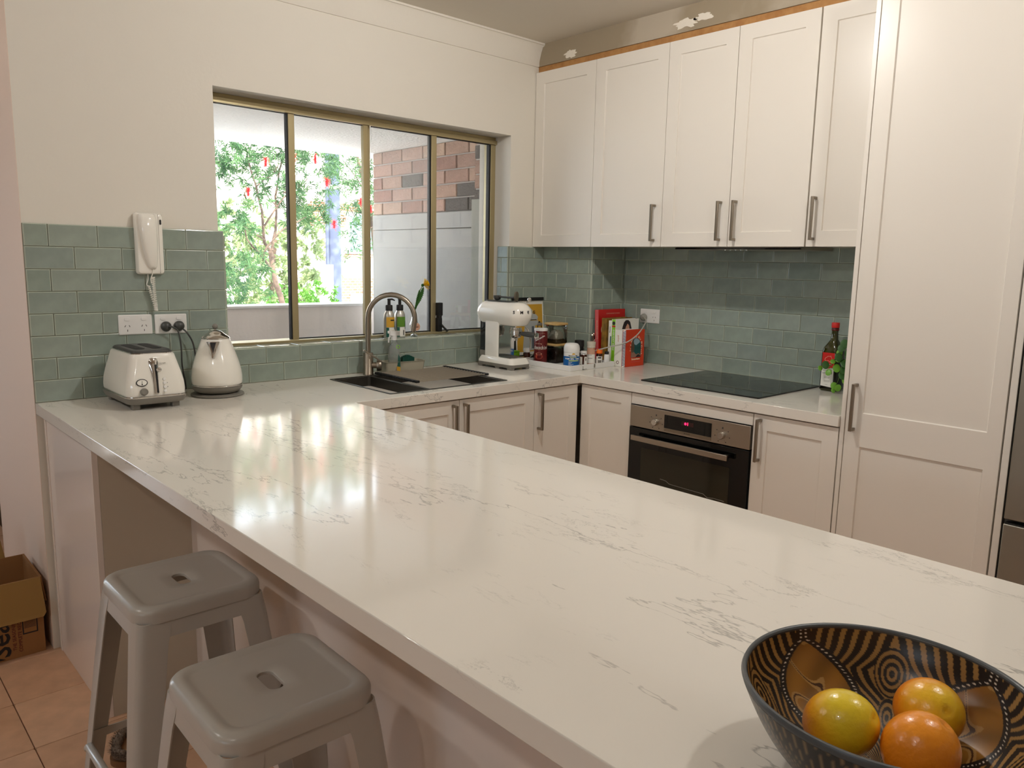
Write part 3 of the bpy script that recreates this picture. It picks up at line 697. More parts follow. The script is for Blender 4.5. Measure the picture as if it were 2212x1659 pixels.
for x0, x1, z0, z1 in ((8.9, 9.7, 1.55, 2.5), (5.1, 6.0, 1.7, 2.5), (9.0, 9.5, -.4, .62), (3.7, 4.4, .2, 1.3), (10.8, 11.8, 1.5, 2.5)):
    w = obj('window', MB().box(x0, x1, 12.84, 13.02, z0, z1), 'white', t); obj('window_glass', MB().box(x0+.06, x1-.06, 12.82, 12.85, z0+.06, z1-.06), 'far_glass', w)
t = thing('power_pole', 'pale grey power pole standing beyond the balcony, between the two trees', 'pole', (5.19, 7.0, -1.5))
obj('pole', MB().lathe([(.125, 0), (.118, 2), (.095, 6)], 18), 'pole', t, smooth=50)
obj('conduit', MB().tube([(-.12, -.05, 2.75), (-.105, -.05, 5.6)], .022, 8), 'pole', t)
obj('cable_guard', MB().box(-.20, -.07, -.12, .02, 0, 2.85), 'white', t, bevel=.006)
obj('band', MB().lathe([(.112, 3.9), (.115, 3.91), (.115, 3.95), (.11, 3.96)], 18), 'grey', t)
def leafmat(name, cols, tr=.35):
    m = mat(name, cols[0], .55); nt = m.node_tree; b = nt.nodes['Principled BSDF']
    tc = nt.nodes.new('ShaderNodeTexCoord'); n = nt.nodes.new('ShaderNodeTexNoise'); n.inputs['Scale'].default_value = 9; n.inputs['Detail'].default_value = 3
    cr = nt.nodes.new('ShaderNodeValToRGB'); cr.color_ramp.elements[0].position = .35; cr.color_ramp.elements[1].position = .65
    cr.color_ramp.elements[0].color = (*cols[0], 1); cr.color_ramp.elements[1].color = (*cols[1], 1)
    nt.links.new(tc.outputs['Object'], n.inputs['Vector']); nt.links.new(n.outputs['Fac'], cr.inputs[0]); nt.links.new(cr.outputs[0], b.inputs['Base Color'])
    out = nt.nodes['Material Output']; tl = nt.nodes.new('ShaderNodeBsdfTranslucent'); mx = nt.nodes.new('ShaderNodeMixShader'); mx.inputs[0].default_value = tr
    nt.links.new(cr.outputs[0], tl.inputs[0]); nt.links.new(b.outputs[0], mx.inputs[1]); nt.links.new(tl.outputs[0], mx.inputs[2]); nt.links.new(mx.outputs[0], out.inputs[0])
    return m
MT['leaf'] = leafmat('bottlebrush_leaf', [rgb(50, 84, 54), rgb(88, 124, 72)])
MT['leaf2'] = leafmat('bright_hedge_leaf', [rgb(70, 122, 34), rgb(100, 148, 52)])
MT['leaf3'] = leafmat('pale_shrub_leaf', [rgb(116, 136, 88), rgb(146, 158, 114)])
MT['flower'] = mat('bottlebrush_flower', rgb(220, 40, 44), .6)
def leaves(m, c, n, spread, L, wd, rnd, mode='whorl'):
    """n narrow leaf blades about c"""
    cx, cy, cz = c
    ax = Vector((rnd.gauss(0, 1), rnd.gauss(0, 1), rnd.gauss(.2, .7))).normalized()
    for i in range(n):
        k = rnd.random(); base = Vector(c)+ax*(k-.5)*spread
        d = (Vector((rnd.gauss(0, 1), rnd.gauss(0, 1), rnd.gauss(0, 1))).normalized()+ax*.9).normalized()
        s = d.cross(Vector((rnd.gauss(0, 1), rnd.gauss(0, 1), rnd.gauss(0, 1)))).normalized()*wd/2
        l = L*(.7+.6*rnd.random()); p1 = base+d*l*.45+Vector((0, 0, -.05*l)); p2 = base+d*l+Vector((0, 0, -.2*l))
        k0 = len(m.v); m.v += [tuple(base), tuple(p1+s), tuple(p2), tuple(p1-s)]; m.f.append((k0, k0+1, k0+2, k0+3)); m.m.append(0)
def tree(name, label, branches, zones, lm, seed, fl=(), loc=(0, 0, 0), L=.075, wd=.010, cat='tree', group=None, flcol='flower'):
    rnd = random.Random(seed); t = thing(name, label, cat, loc, 0, group)
    for br, r0, r1 in branches:
        n = len(br); obj('trunk' if r0 > .03 else 'branch', MB().tube([(x, y+rnd.gauss(0, .004), z) for x, y, z in br], [r0+(r1-r0)*i/(n-1) for i in range(n)], 8), 'bark', t, smooth=60)
    m = MB()
    for (x0, x1, y0, y1, z0, z1, nt, nl) in zones:
        for _ in range(nt):
            u, v, w = rnd.random(), rnd.random(), rnd.random()
            # ellipsoidal falloff keeps the clump edges ragged
            a, b, c = 2*u-1, 2*v-1, 2*w-1
            if abs(a)**3+abs(b)**3+abs(c)**3 > 1.1: continue
            leaves(m, ((x0+x1)/2+a*(x1-x0)/2, (y0+y1)/2+b*(y1-y0)/2, (z0+z1)/2+c*(z1-z0)/2), nl, .09, L, wd, rnd)
    o = obj('foliage', m, lm, t); o['kind'] = 'stuff'
    for (x, y, z) in fl:
        f = MB(); 
        for _ in range(110):
            d = Vector((rnd.gauss(0, 1), rnd.gauss(0, 1), rnd.gauss(0, .3))).normalized(); zz = rnd.uniform(-.035, .035)
            p = Vector((x, y, z+zz)); s = d.cross(Vector((0, 0, 1)))*.003
            f.add([p-s, p+s, p+d*.036+s, p+d*.036-s], [(0, 1, 2, 3)])
        f.tube([(x, y, z-.035), (x, y, z+.035)], .009, 6); obj('flower_head', f, flcol, t)
    return t
Y = 4.0
B = [([(2.93, Y, .30), (2.93, Y, .70), (2.915, Y, .93), (2.895, Y, 1.05), (2.848, Y, 1.173), (2.816, Y, 1.306), (2.801, Y, 1.504)], .034, .024),
     ([(2.801, Y, 1.50), (2.74, Y, 1.57), (2.713, Y-.05, 1.62), (2.704, Y-.06, 1.722), (2.687, Y-.08, 1.862), (2.644, Y-.1, 1.999), (2.62, Y-.12, 2.073), (2.576, Y-.14, 2.17), (2.50, Y-.2, 2.35)], .017, .006),
     ([(2.81, Y, 1.50), (2.839, Y+.03, 1.597), (2.878, Y+.05, 1.703), (2.897, Y+.06, 1.874), (2.901, Y+.08, 2.017), (2.942, Y+.1, 2.15), (2.955, Y+.1, 2.25), (3.0, Y+.1, 2.40)], .016, .007),
     ([(2.705, Y-.06, 1.71), (2.75, Y-.1, 1.80), (2.791, Y-.12, 1.868), (2.85, Y-.12, 1.95), (2.893, Y-.1, 1.99), (2.97, Y-.05, 2.05), (3.08, Y, 2.12)], .010, .005),
     ([(2.83, Y, 1.29), (2.75, Y-.05, 1.36), (2.68, Y-.08, 1.436), (2.62, Y-.1, 1.49), (2.574, Y-.12, 1.524), (2.504, Y-.14, 1.60), (2.49, Y-.14, 1.68)], .013, .005),
     ([(2.68, Y-.08, 1.43), (2.70, Y-.12, 1.52), (2.755, Y-.15, 1.594), (2.813, Y-.17, 1.674), (2.90, Y-.17, 1.73), (3.017, Y-.15, 1.782), (3.1, Y-.15, 1.83)], .010, .005),
     ([(2.725, Y-.05, 1.59), (2.66, Y-.1, 1.62), (2.605, Y-.12, 1.641), (2.513, Y-.15, 1.682), (2.42, Y-.15, 1.75)], .009, .004),
     ([(2.62, Y-.1, 2.07), (2.70, Y-.1, 2.14), (2.80, Y-.1, 2.2), (2.85, Y-.1, 2.3)], .007, .003),
     ([(2.89, Y, 1.90), (2.84, Y+.1, 2.0), (2.80, Y+.1, 2.1), (2.78, Y+.1, 2.22)], .007, .003),
     ([(2.95, Y, 2.05), (3.1, Y, 2.1), (3.2, Y, 2.2)], .008, .004)]
Z = [(2.15, 2.95, Y-.5, Y+.5, 2.22, 2.95, 210, 26), (2.85, 3.60, Y-.5, Y+.5, 2.16, 2.95, 190, 26), (2.2, 2.62, Y-.4, Y+.3, 2.03, 2.34, 60, 24), (2.6, 3.1, Y-.3, Y+.3, 1.98, 2.26, 40, 20),
     (3.0, 3.36, Y-.35, Y+.3, 1.70, 2.16, 80, 26), (2.9, 3.2, Y-.2, Y+.2, 1.84, 2.04, 22, 22), (2.30, 2.62, Y-.35, Y+.2, 1.62, 1.88, 34, 24), (2.5, 2.72, Y-.3, Y+.2, 1.85, 2.02, 16, 20), (2.28, 2.66, Y-.4, Y+.2, 1.22, 1.5, 34, 22)]
FL = [(2.49, 3.4, 2.24), (2.80, 3.5, 2.32), (3.07, 3.6, 2.335), (3.17, 3.45, 1.75), (2.37, 3.5, 1.99), (3.13, 3.5, 2.13)]
tree('bottlebrush_tree', 'leafy bottlebrush tree with forked trunk and red flowers behind the parapet', B, Z, 'leaf', 3, FL)
Y = 4.5
B2 = [([(4.30, Y, -.5), (4.32, Y, 1.2), (4.25, Y, 1.9), (4.1, Y, 2.4), (4.0, Y, 2.8)], .04, .012), ([(4.27, Y, 1.8), (4.1, Y-.1, 1.75), (4.0, Y-.1, 1.85), (3.9, Y-.1, 2.0)], .008, .003), ([(4.2, Y, 2.1), (4.0, Y-.1, 2.3), (3.8, Y-.1, 2.5)], .008, .003)]
Z2 = [(3.62, 4.45, Y-.5, Y+.4, 2.30, 3.0, 120, 24), (3.75, 4.4, Y-.4, Y+.3, 1.95, 2.4, 80, 24), (3.88, 4.3, Y-.3, Y+.3, 1.62, 2.0, 48, 22), (3.95, 4.2, Y-.3, Y+.3, 1.4, 1.6, 14, 16)]
tree('bottlebrush_tree', 'smaller bottlebrush tree right of the pole, half hidden by the window mullion', B2, Z2, 'leaf', 5, [(4.0, 4.0, 2.24), (3.86, 4.1, 2.03), (3.98, 4.1, 1.96), (3.9, 4.1, 2.48)])
tree('shrub', 'dense blue-green shrub at the lower left of the view outside the window', [([(2.5, 4.4, -1.4), (2.5, 4.4, .6)], .03, .02)], [(2.1, 2.95, 4.1, 4.9, .3, 1.36, 330, 20)], 'leaf', 8, cat='shrub')
tree('hedge_bush', 'bright lime-green bush at the foot of the pole behind the parapet', [([(3.9, 5.2, -1.4), (3.9, 5.2, .4)], .03, .02)], [(3.35, 4.25, 4.9, 5.6, .1, 1.18, 260, 18)], 'leaf2', 9, L=.06, wd=.022, cat='shrub')
tree('hedge_bush', 'pale green bushy tree further back behind the bottlebrush trunk', [([(5.0, 8.6, -1.4), (5.0, 8.6, 1.0), (5.1, 8.6, 1.8)], .05, .02)], [(3.9, 6.1, 8.0, 9.4, .2, 2.3, 420, 18)], 'leaf3', 10, L=.12, wd=.045, cat='tree')
tree('hedge_bush', 'pale green bushy tree at far left behind the shrub', [([(4.2, 10.8, -1.4), (4.2, 10.8, 1.0)], .05, .02)], [(3.0, 5.0, 10.2, 11.4, .2, 1.9, 260, 18)], 'leaf3', 11, L=.12, wd=.045, cat='tree')
# ------------------------------------------------------------------ toaster
def rr3(hx, hy, r, z, n=5, cx=0, cy=0): return z_(rrect(hx, hy, r, n, cx, cy), z)
t = thing('toaster', 'cream two-slice toaster with chrome lever at the left end of the bench', 'toaster', (.300, -.200, H))
obj('base', MB().rings([rr3(.083, .140, .03, .016), rr3(.094, .155, .036, .020), rr3(.100, .162, .04, .032), rr3(.100, .162, .04, .041), rr3(.096, .158, .04, .043)]), 'grey', t, smooth=35)
for x in (-.068, .062):
    for y in (-.125, .125): obj('foot', MB().rings([rr3(.013, .013, .004, .0, 3, x, y), rr3(.013, .013, .004, .02, 3, x, y)]), 'grey', t)
obj('chrome_band', MB().rings([rr3(.1005, .1625, .04, .041), rr3(.1015, .1635, .041, .043), rr3(.1005, .1625, .04, .047), rr3(.097, .158, .04, .048)]), 'chrome', t, smooth=50)
shell = []
for z, hx, hy in ((.047, .097, .158), (.065, .0975, .1585), (.090, .0955, .156), (.120, .0895, .150), (.150, .082, .142), (.172, .0765, .1365), (.182, .074, .134), (.188, .069, .129)):
    shell.append(rr3(hx, hy, .034, z, 6))
obj('shell', MB().rings(shell), 'cream', t, smooth=50)
obj('top_frame', MB().rings([rr3(.066, .126, .030, .186), rr3(.067, .127, .030, .192), rr3(.062, .122, .028, .198), rr3(.058, .116, .026, .199)]), 'dgrey', t, smooth=30)
obj('chrome_rim', MB().rings([rr3(.0695, .1295, .032, .186), rr3(.0695, .1295, .032, .190), rr3(.066, .126, .030, .191)], caps=(False, False)), 'chrome', t, smooth=50)
for x in (-.028, .028): obj('slot', MB().rings([rr3(.017, .088, .016, .1985, 5, x, .006), rr3(.017, .088, .016, .2000, 5, x, .006)]), 'black', t)
# front fittings, on the face that looks to -y
def ff(x, z, dep=None):  # point on the front face
    hy = .1585 if z < .07 else .1585-(z-.07)*.205
    return (x, -hy-.001, z)
def facef(x, z, out=0):
    p = ff(x, z); return frame((p[0], p[1]-out, p[2]), (1, 0, 0), (0, .2, 1))
lp = MB(); zs = [(.055, .0095), (.09, .0105), (.12, .013), (.145, .017), (.160, .0175), (.170, .014), (.1745, .006)]
lp.rings([[ff(-.008-w+(.0 if z > .1 else .004), z)[0:1]+(ff(0, z)[1]+.004, z), (-.008-w*.7, ff(0, z)[1]-.004, z), (-.008, ff(0, z)[1]-.007, z), (-.008+w*.7, ff(0, z)[1]-.004, z), (-.008+w, ff(0, z)[1]+.004, z)] for z, w in zs])
obj('lever_plate', lp, 'chrome', t, smooth=60)
obj('lever_slot', MB().rings([[(-.005+dx, ff(0, z)[1]-.0085, z) for dx in (-.0028, .0028)]+[(-.005+dx, ff(0, z)[1]-.004, z) for dx in (.0028, -.0028)] for z in (.058, .10, .152)]), 'black', t)
lk = MB().sphere((0, 0, .016), .0085, 18, 12, M) if False else MB().sphere((.001, ff(0, .136)[1]-.020, .136), .0085, 18, 12)
lv = obj('lever', MB().tube([(-.005, ff(0, .136)[1]-.004, .136), (.001, ff(0, .136)[1]-.018, .136)], .003, 8), 'chrome', t); obj('lever_ball', lk, 'chrome', lv, smooth=60)
dl = obj('dial', MB().rings([[(.0185*math.cos(a), .0125*math.sin(a), 0) for a in [2*PI*i/32 for i in range(32)]], [(.0185*math.cos(a), .0125*math.sin(a), .0025) for a in [2*PI*i/32 for i in range(32)]]], M=facef(-.053, .094)), 'black', t)
obj('dial_face', MB().rings([[(.0158*math.cos(a), .0100*math.sin(a), .0022) for a in [2*PI*i/32 for i in range(32)]], [(.0158*math.cos(a), .0100*math.sin(a), .0029) for a in [2*PI*i/32 for i in range(32)]]], M=facef(-.053, .094)), 'paper', dl)
obj('dial_needle', MB().rings([[(-.0006, -.004, .003), (.0006, -.004, .003), (.0010, .006, .003), (.0002, .006, .003)], [(-.0006, -.004, .0036), (.0006, -.004, .0036), (.0010, .006, .0036), (.0002, .006, .0036)]], M=facef(-.053, .094)).lathe([(.0022, .003), (.0022, .0036)], 12, M=facef(-.053, .094) @ Matrix.Translation((0, -.006, 0))), 'ink', dl)
dr_ = MB()
for a in range(-60, 61, 30):
    s, c = math.sin(math.radians(a)), math.cos(math.radians(a)); dr_.box(.0125*s-.0003, .0125*s+.0003, .0080*c-.0008, .0080*c+.0008, .003, .0033, M=facef(-.053, .094))
obj('dial_scale', dr_, 'ink', dl)
obj('browning_knob', MB().lathe([(.0115, 0), (.0125, .004), (.0118, .012), (.009, .0145)], 28, M=facef(-.050, .063)), 'grey', t, smooth=40)
for k, z in enumerate((.101, .088, .0745, .061)):
    obj('button', MB().lathe([(.0052, 0), (.0052, .003), (.004, .0042)], 18, M=facef(.020, z)), 'white', t, smooth=40)
    if k < 3: obj('button_mark', MB().lathe([(.0012, 0), (.0012, .0006)], 10, M=facef(.0295, z)), 'ink', t)
bd = obj('badge', MB().rings([[(x, y, 0) for x, y in rrect(.0165, .0042, .0041, 5)], [(x, y, .0012) for x, y in rrect(.0165, .0042, .0041, 5)]], M=facef(.019, .155)), 'cream', t)
text('lettering', 'DeLonghi', .0062, 'grey', bd, facef(.019, .155, .0013), .0001)
cp = [(.075, .165, .03), (.12, .172, .012), (.195, .165, .006), (.203, .158, .02), (.192, .155, .10), (.190, .150, .17), (.182, .150, .232), (.162, .152, .250), (.150, .165, .252)]
def smooth_pts(P, n=6):
    P = [Vector(p) for p in P]; out = []
    for i in range(len(P)-1):
        p0, p1, p2, p3 = P[max(i-1, 0)], P[i], P[i+1], P[min(i+2, len(P)-1)]
        for k in range(n):
            u = k/n; out.append(.5*((2*p1)+(p2-p0)*u+(2*p0-5*p1+4*p2-p3)*u*u+(3*p1-p0-3*p2+p3)*u**3))
    out.append(P[-1]); return out
obj('power_cord', MB().tube(smooth_pts(cp), .0031, 8), 'dgrey', t, smooth=60)
def plug(parent, x, y, z, m='dgrey', Mx=None):
    F = frame((x, y, z), (1, 0, 0), (0, 0, 1)) if Mx is None else Mx
    return obj('plug', MB().lathe([(.0175, .0), (.019, .004), (.0195, .010), (.017, .018), (.010, .024), (.002, .026)], 24, M=F), m, parent, smooth=50)
plug(t, .4475-.30, -.0135+.20, 1.171-H)
# ------------------------------------------------------------------ kettle
t = thing('kettle', 'cream dome kettle with chrome lid on a round grey base beside the toaster', 'kettle', (.566, -.195, H))
obj('power_base', MB().lathe([(.088, .0), (.0955, .002), (.0955, .006), (.090, .0095), (.05, .011)], 44), 'grey', t, smooth=35)
obj('foot_ring', MB().lathe([(.066, .011), (.080, .017), (.0885, .027), (.0905, .038), (.088, .041)], 44), 'grey', t, smooth=40)
obj('chrome_ring', MB().lathe([(.0905, .039), (.0925, .0405), (.0922, .0435), (.089, .045)], 44, caps=(False, False)), 'chrome', t, smooth=60)
obj('body', MB().lathe([(.088, .043), (.0905, .047), (.0912, .058), (.0908, .075), (.0880, .098), (.0805, .128), (.070, .160), (.0600, .187), (.0528, .206), (.0505, .2135), (.047, .2155)], 48), 'cream', t, smooth=50)
lid = obj('lid', MB().lathe([(.0500, .2140), (.0515, .2165), (.0490, .2205), (.0380, .2290), (.0265, .2365), (.0225, .2420), (.012, .2445), (.004, .2465), (.004, .250)], 40), 'chrome', t, smooth=50)
obj('lid_knob', MB().sphere((0, 0, .2590), .0105, 20, 12), 'grey', lid, smooth=60)
sd_ = Vector((-1.52, -2.70, 0)).normalized(); sx_ = Vector((-sd_.y, sd_.x, 0))
def kp(u, rad, z): p = sd_*rad+sx_*u; return (p.x, p.y, z)
tri = [(-.0215, .0515, .2065), (.0215, .0515, .2065), (.0025, .0745, .1500), (-.0025, .0745, .1500)]
sp = MB().rings([[kp(-.020, .046, .207), kp(.020, .046, .207), kp(.003, .068, .151), kp(-.003, .068, .151)], [kp(-.023, .068, .2085), kp(.023, .068, .2085), kp(.004, .0790, .146), kp(-.004, .0790, .146)],
                 [kp(-.019, .0705, .2085), kp(.019, .0705, .2085), kp(.002, .0800, .1535), kp(-.002, .0800, .1535)]])
s_ = obj('spout', sp, 'chrome', t, bevel=.0012)
obj('spout_opening', MB().rings([[kp(-.0110, .0700, .2060), kp(.0110, .0700, .2060), kp(.0005, .0780, .1680), kp(-.0005, .0780, .1680)], [kp(-.0110, .0715, .2060), kp(.0110, .0715, .2060), kp(.0005, .0796, .1680), kp(-.0005, .0796, .1680)]]), 'ink', s_)
hp = [kp(.0, -.045, .222), kp(.0, -.085, .225), kp(0, -.118, .205), kp(0, -.125, .15), kp(0, -.118, .09), kp(0, -.088, .062)]
obj('handle', MB().tube(smooth_pts(hp), .0095, 12), 'dgrey', t, smooth=60)
cp = [(-.030, .070, .006), (-.062, .115, .004), (-.080, .130, .010), (-.066, .140, .10), (-.045, .150, .17), (-.022, .152, .215), (-.048, .152, .248), (-.068, .165, .251)]
cp = [(.0, .085, .006), (-.03, .12, .008), (-.022, .135, .05), (-.020, .150, .12), (-.028, .154, .185), (-.050, .156, .228), (-.072, .170, .250)]
obj('power_cord', MB().tube(smooth_pts(cp), .0031, 8), 'dgrey', t, smooth=60)
plug(t, .4960-.566, -.0135+.195, 1.1715-H)
# ------------------------------------------------------------------ wall power points (plates with two switched outlets)
def power_point(name, label, F, pluggedmask, w=.118, h=.074, cat='power point', flat=True):
    t = thing(name, label, cat); t.matrix_basis = F
    obj('plate', MB().rings([[(x, y, 0) for x, y in rrect(w/2, h/2, .004, 4)], [(x, y, .006) for x, y in rrect(w/2, h/2, .004, 4)], [(x, y, .0085) for x, y in rrect(w/2-.003, h/2-.003, .003, 4)]]), 'white', t, smooth=30)
    for k, x in enumerate((-w*.25, w*.25)):
        obj('switch', MB().rings([[(x+a, .021+b, .0083) for a, b in rrect(.0105, .0062, .0056, 5)], [(x+a, .021+b, .0108) for a, b in rrect(.0098, .0055, .005, 5)]]), 'white', t, smooth=40)
        if not pluggedmask[k]:
            s = MB()
            for px, py, a in ((-.0075, .0015, -28), (.0075, .0015, 28), (0, -.0150, 0)):
                M = Matrix.Translation((x+px, -.006+py, 0)) @ Matrix.Rotation(math.radians(a), 4, 'Z'); s.box(-.0010, .0010, -.0038, .0038, .0083, .0088, M=M)
            o = obj('socket_holes', s, 'ink', t)
    return t
power_point('power_point', 'white double power point with nothing plugged in, under the intercom', frame((.341, -.0068, 1.1815), (1, 0, 0), (0, 0, 1)), (0, 0))
power_point('power_point', 'white double power point holding the two dark grey plugs', frame((.469, -.0068, 1.1800), (1, 0, 0), (0, 0, 1)), (1, 1))
power_point('power_point', 'white double power point with a pale grey plug above the cookbooks', frame((XC-.0068, -.551, 1.170), (0, -1, 0), (0, 0, 1)), (1, 0), w=.124)
# ------------------------------------------------------------------ intercom handset
t = thing('intercom', 'cream wall intercom with handset and curly cord above the power points', 'intercom', (.402, -.0075, 1.480))
pl = []
for y, e in ((0, 0), (-.018, 0), (-.027, .004), (-.030, .010)):
    pl.append([(x, y, z) for x, z in rrect(.0485-e, .112-e, .010, 5)])
obj('base', MB().rings(pl), 'cream', t, smooth=35)
hs = []
for z, w, d0, x in ((.108, .024, .034, -.010), (.106, .029, .044, -.010), (.09, .031, .051, -.010), (.05, .030, .055, -.009), (.0, .0275, .054, -.006), (-.045, .0225, .049, -.002), (-.080, .016, .042, .002), (-.092, .010, .037, .003)):
    hs.append([(x-w, -.028, z), (x-w*.96, -.028-(d0-.028)*.7, z), (x-w*.6, -d0, z), (x+w*.6, -d0, z), (x+w*.96, -.028-(d0-.028)*.7, z), (x+w, -.028, z)])
obj('handset', MB().rings(hs), 'cream', t, smooth=70)
obj('button', MB().rings([[(.0375+x, -.0295, .080+z) for x, z in rrect(.0035, .0095, .0034, 5)], [(.0375+x, -.032, .080+z) for x, z in rrect(.0030, .0090, .0029, 5)]]), 'ink', t)
obj('seam', MB().box(.0295, .0303, -.0305, -.028, -.108, .108), 'grey', t)
def helix(P, r, turns, n=12):
    P = smooth_pts(P, 8); L = len(P); out = []; N = turns*n
    for i in range(N+1):
        u = i/N*(L-1); k = min(int(u), L-2); p = P[k].lerp(P[k+1], u-k); a = 2*PI*i/n
        out.append(p+Vector((math.cos(a)*r, math.sin(a)*r, 0)))
    return out
obj('cord_lead', MB().tube(smooth_pts([(.003, -.036, -.090), (.0, -.030, -.112), (-.004, -.024, -.128), (-.003, -.024, -.145)]), .0016, 6), 'cream', t)
obj('curly_cord', MB().tube(helix([(.004, -.024, -.122), (.006, -.022, -.17), (.009, -.022, -.22), (.010, -.022, -.247)], .0056, 22), .0017, 5), 'cream', t, smooth=80)
obj('curly_cord', MB().tube(helix([(.009, -.020, -.245), (.002, -.020, -.215), (-.006, -.020, -.18), (-.012, -.020, -.155)], .0045, 13), .0016, 5), 'cream', t, smooth=80)
obj('cord_lead', MB().tube(smooth_pts([(-.012, -.020, -.155), (-.018, -.018, -.150), (-.012, -.016, -.132), (-.010, -.012, -.108)]), .0016, 6), 'cream', t)
# ------------------------------------------------------------------ espresso machine
t = thing('espresso_machine', 'cream retro espresso machine with chrome portafilter right of the sink', 'coffee machine', (1.9925, -.235, H))
bs = MB()
def tri_ring(hx, hy, r, z, cy=0, bul=0): return rr3(hx, hy, r, z, 5, 0, cy)
obj('grey_base', MB().rings([rr3(.064, .126, .024, .010), rr3(.0665, .130, .026, .014), rr3(.067, .131, .026, .026)]), 'grey', t, smooth=35)
for x in (-.050, .050):
    for y in (-.108, -.02, .108): obj('foot', MB().rings([rr3(.012, .016, .005, 0, 3, x, y), rr3(.014, .018, .006, .012, 3, x, y)]), 'grey', t)
obj('cream_base', MB().rings([rr3(.067, .131, .026, .026), rr3(.0665, .130, .026, .034), rr3(.059, .120, .024, .052), rr3(.056, .116, .022, .055)]), 'cream', t, smooth=50)
obj('drip_tray', MB().rings([rr3(.050, .050, .020, .055, 5, 0, -.058), rr3(.050, .050, .020, .0585, 5, 0, -.058), rr3(.046, .046, .018, .0572, 5, 0, -.058)]), 'chrome', t, smooth=30)
obj('drip_grate', MB().rings([rr3(.044, .044, .016, .0573, 5, 0, -.058), rr3(.044, .044, .016, .0580, 5, 0, -.058)]), 'dgrey', t)
obj('column', MB().rings([rr3(.055, .050, .008, .053, 3, 0, .034), rr3(.055, .050, .008, .235, 3, 0, .034)]), 'cream', t, smooth=35)
obj('splash_plate', MB().box(-.050, .050, -.0205, -.018, .058, .214), 'chrome', t)
obj('water_tank', MB().rings([rr3(.049, .024, .006, .075, 3, 0, .104), rr3(.049, .024, .006, .235, 3, 0, .104)]), mat('smoked_tank', rgb(30, 34, 38), .06, coat=.4), t, smooth=35)
obj('tank_foot', MB().rings([rr3(.050, .024, .006, .053, 3, 0, .103), rr3(.050, .024, .006, .080, 3, 0, .103)]), 'grey', t)
hd = []
for z, e in ((.205, .016), (.209, .006), (.216, .001), (.232, -.008), (.255, -.016), (.280, -.018), (.302, -.012), (.318, .002), (.328, .018), (.333, .034), (.334, .050)):
    hd.append(rr3(.053-e, .149-e, .048-e, z-(.006 if z > .27 else 0)+(.008 if z < .24 else 0), 8, 0, .002))
head = obj('head', MB().rings(hd), 'cream', t, smooth=50)
obj('cup_warmer', MB().rings([rr3(.030, .100, .024, .3275, 5, 0, .02), rr3(.030, .100, .024, .3300, 5, 0, .02)]), 'dgrey', t)
Fh = Matrix.Translation((0, -.085, 0))
obj('group_head', MB().lathe([(.029, .206), (.029, .196), (.032, .194), (.032, .176), (.029, .174)], 32, M=Fh), 'chrome', t, smooth=35)
pf = obj('portafilter', MB().lathe([(.0275, .184), (.0285, .176), (.027, .160), (.020, .154), (.012, .152), (.001, .152)], 32, M=Fh), 'chrome', t, smooth=40)
hv = Vector((.12, -1, -.03)).normalized(); h0 = Vector((0, -.085, .178))
obj('portafilter_handle', MB().tube([h0+hv*.034, h0+hv*.05, h0+hv*.085, h0+hv*.125, h0+hv*.128], [.008, .0115, .013, .0135, .0135], 16), 'dgrey', pf, smooth=50)
obj('handle_cap', MB().tube([h0+hv*.128, h0+hv*.134, h0+hv*.136], [.0150, .0150, .010], 22), 'chrome', pf, smooth=40)
for x in (-.009, .009): obj('spout_tip', MB().tube([(x*.4, -.085, .154), (x, -.087, .146), (x, -.087, .140)], .0045, 8), 'chrome', pf, smooth=60)
obj('steam_wand', MB().tube(smooth_pts([(.044, -.105, .205), (.050, -.12, .19), (.052, -.135, .14), (.046, -.14, .10)]), .0035, 8), 'chrome', t, smooth=60)
obj('steam_knob', MB().tube([(.040, -.118, .326), (.052, -.120, .335)], .004, 8).sphere((.054, -.12, .340), .0105, 18, 12), 'chrome', t, smooth=60)
# raised letters round the head (left side, then the curved front)
def headpt(s):
    """walk along the head outline at letter height: from the left flank round the front"""
    e = -.0165; hx, hy, r = .053-e, .149-e, .0645
    L1 = .0; cy = .002
    # flank x=-hx from y=cy-hy+r ; then a quarter arc to the front
    if s < 0: return (-hx, cy-hy+r-s, ) , (-1, 0)
    a = s/r
    if a < PI/2: return (-hx+r-r*math.cos(a), cy-hy+r-r*math.sin(a)), (-math.cos(a), -math.sin(a))
    x = -hx+r+(s-r*PI/2); return (x, cy-hy), (0, -1)
for ch, s in (('S', .036), ('M', .074), ('E', .112), ('G', .150)):
    (x, y), (nx, ny) = headpt(s); u = Vector((ny*-1, nx, 0)); u = Vector((-ny, nx, 0))
    if u.y > 0: u = -u
    if abs(u.y) < 1e-3 and u.x < 0: u = -u
    text('lettering', ch, .0205, 'ink', head, frame((x+nx*.0004, y+ny*.0004, .281), tuple(u), (0, 0, 1)), .0008, bold=.0006)
for k, (x, y) in enumerate(((-.022, -.10), (-.008, -.118), (.010, -.118))):
    obj('control_button', MB().lathe([(.006, .3325), (.006, .3345)], 14, M=Matrix.Translation((x, y, 0))), 'chrome', t)
cp = [(XC-.030-1.9925, -.395-.0, 1.176-H), (2.66-1.9925, -.40, 1.160-H), (2.555-1.9925, -.37, 1.115-H), (2.50-1.9925, -.345, 1.055-H), (2.44-1.9925, -.29, 1.02-H), (2.36-1.9925, -.20, .975-H), (2.20-1.9925, .10, .935-H), (2.08-1.9925, .17, .94-H), (2.03-1.9925, .11, .96-H)]
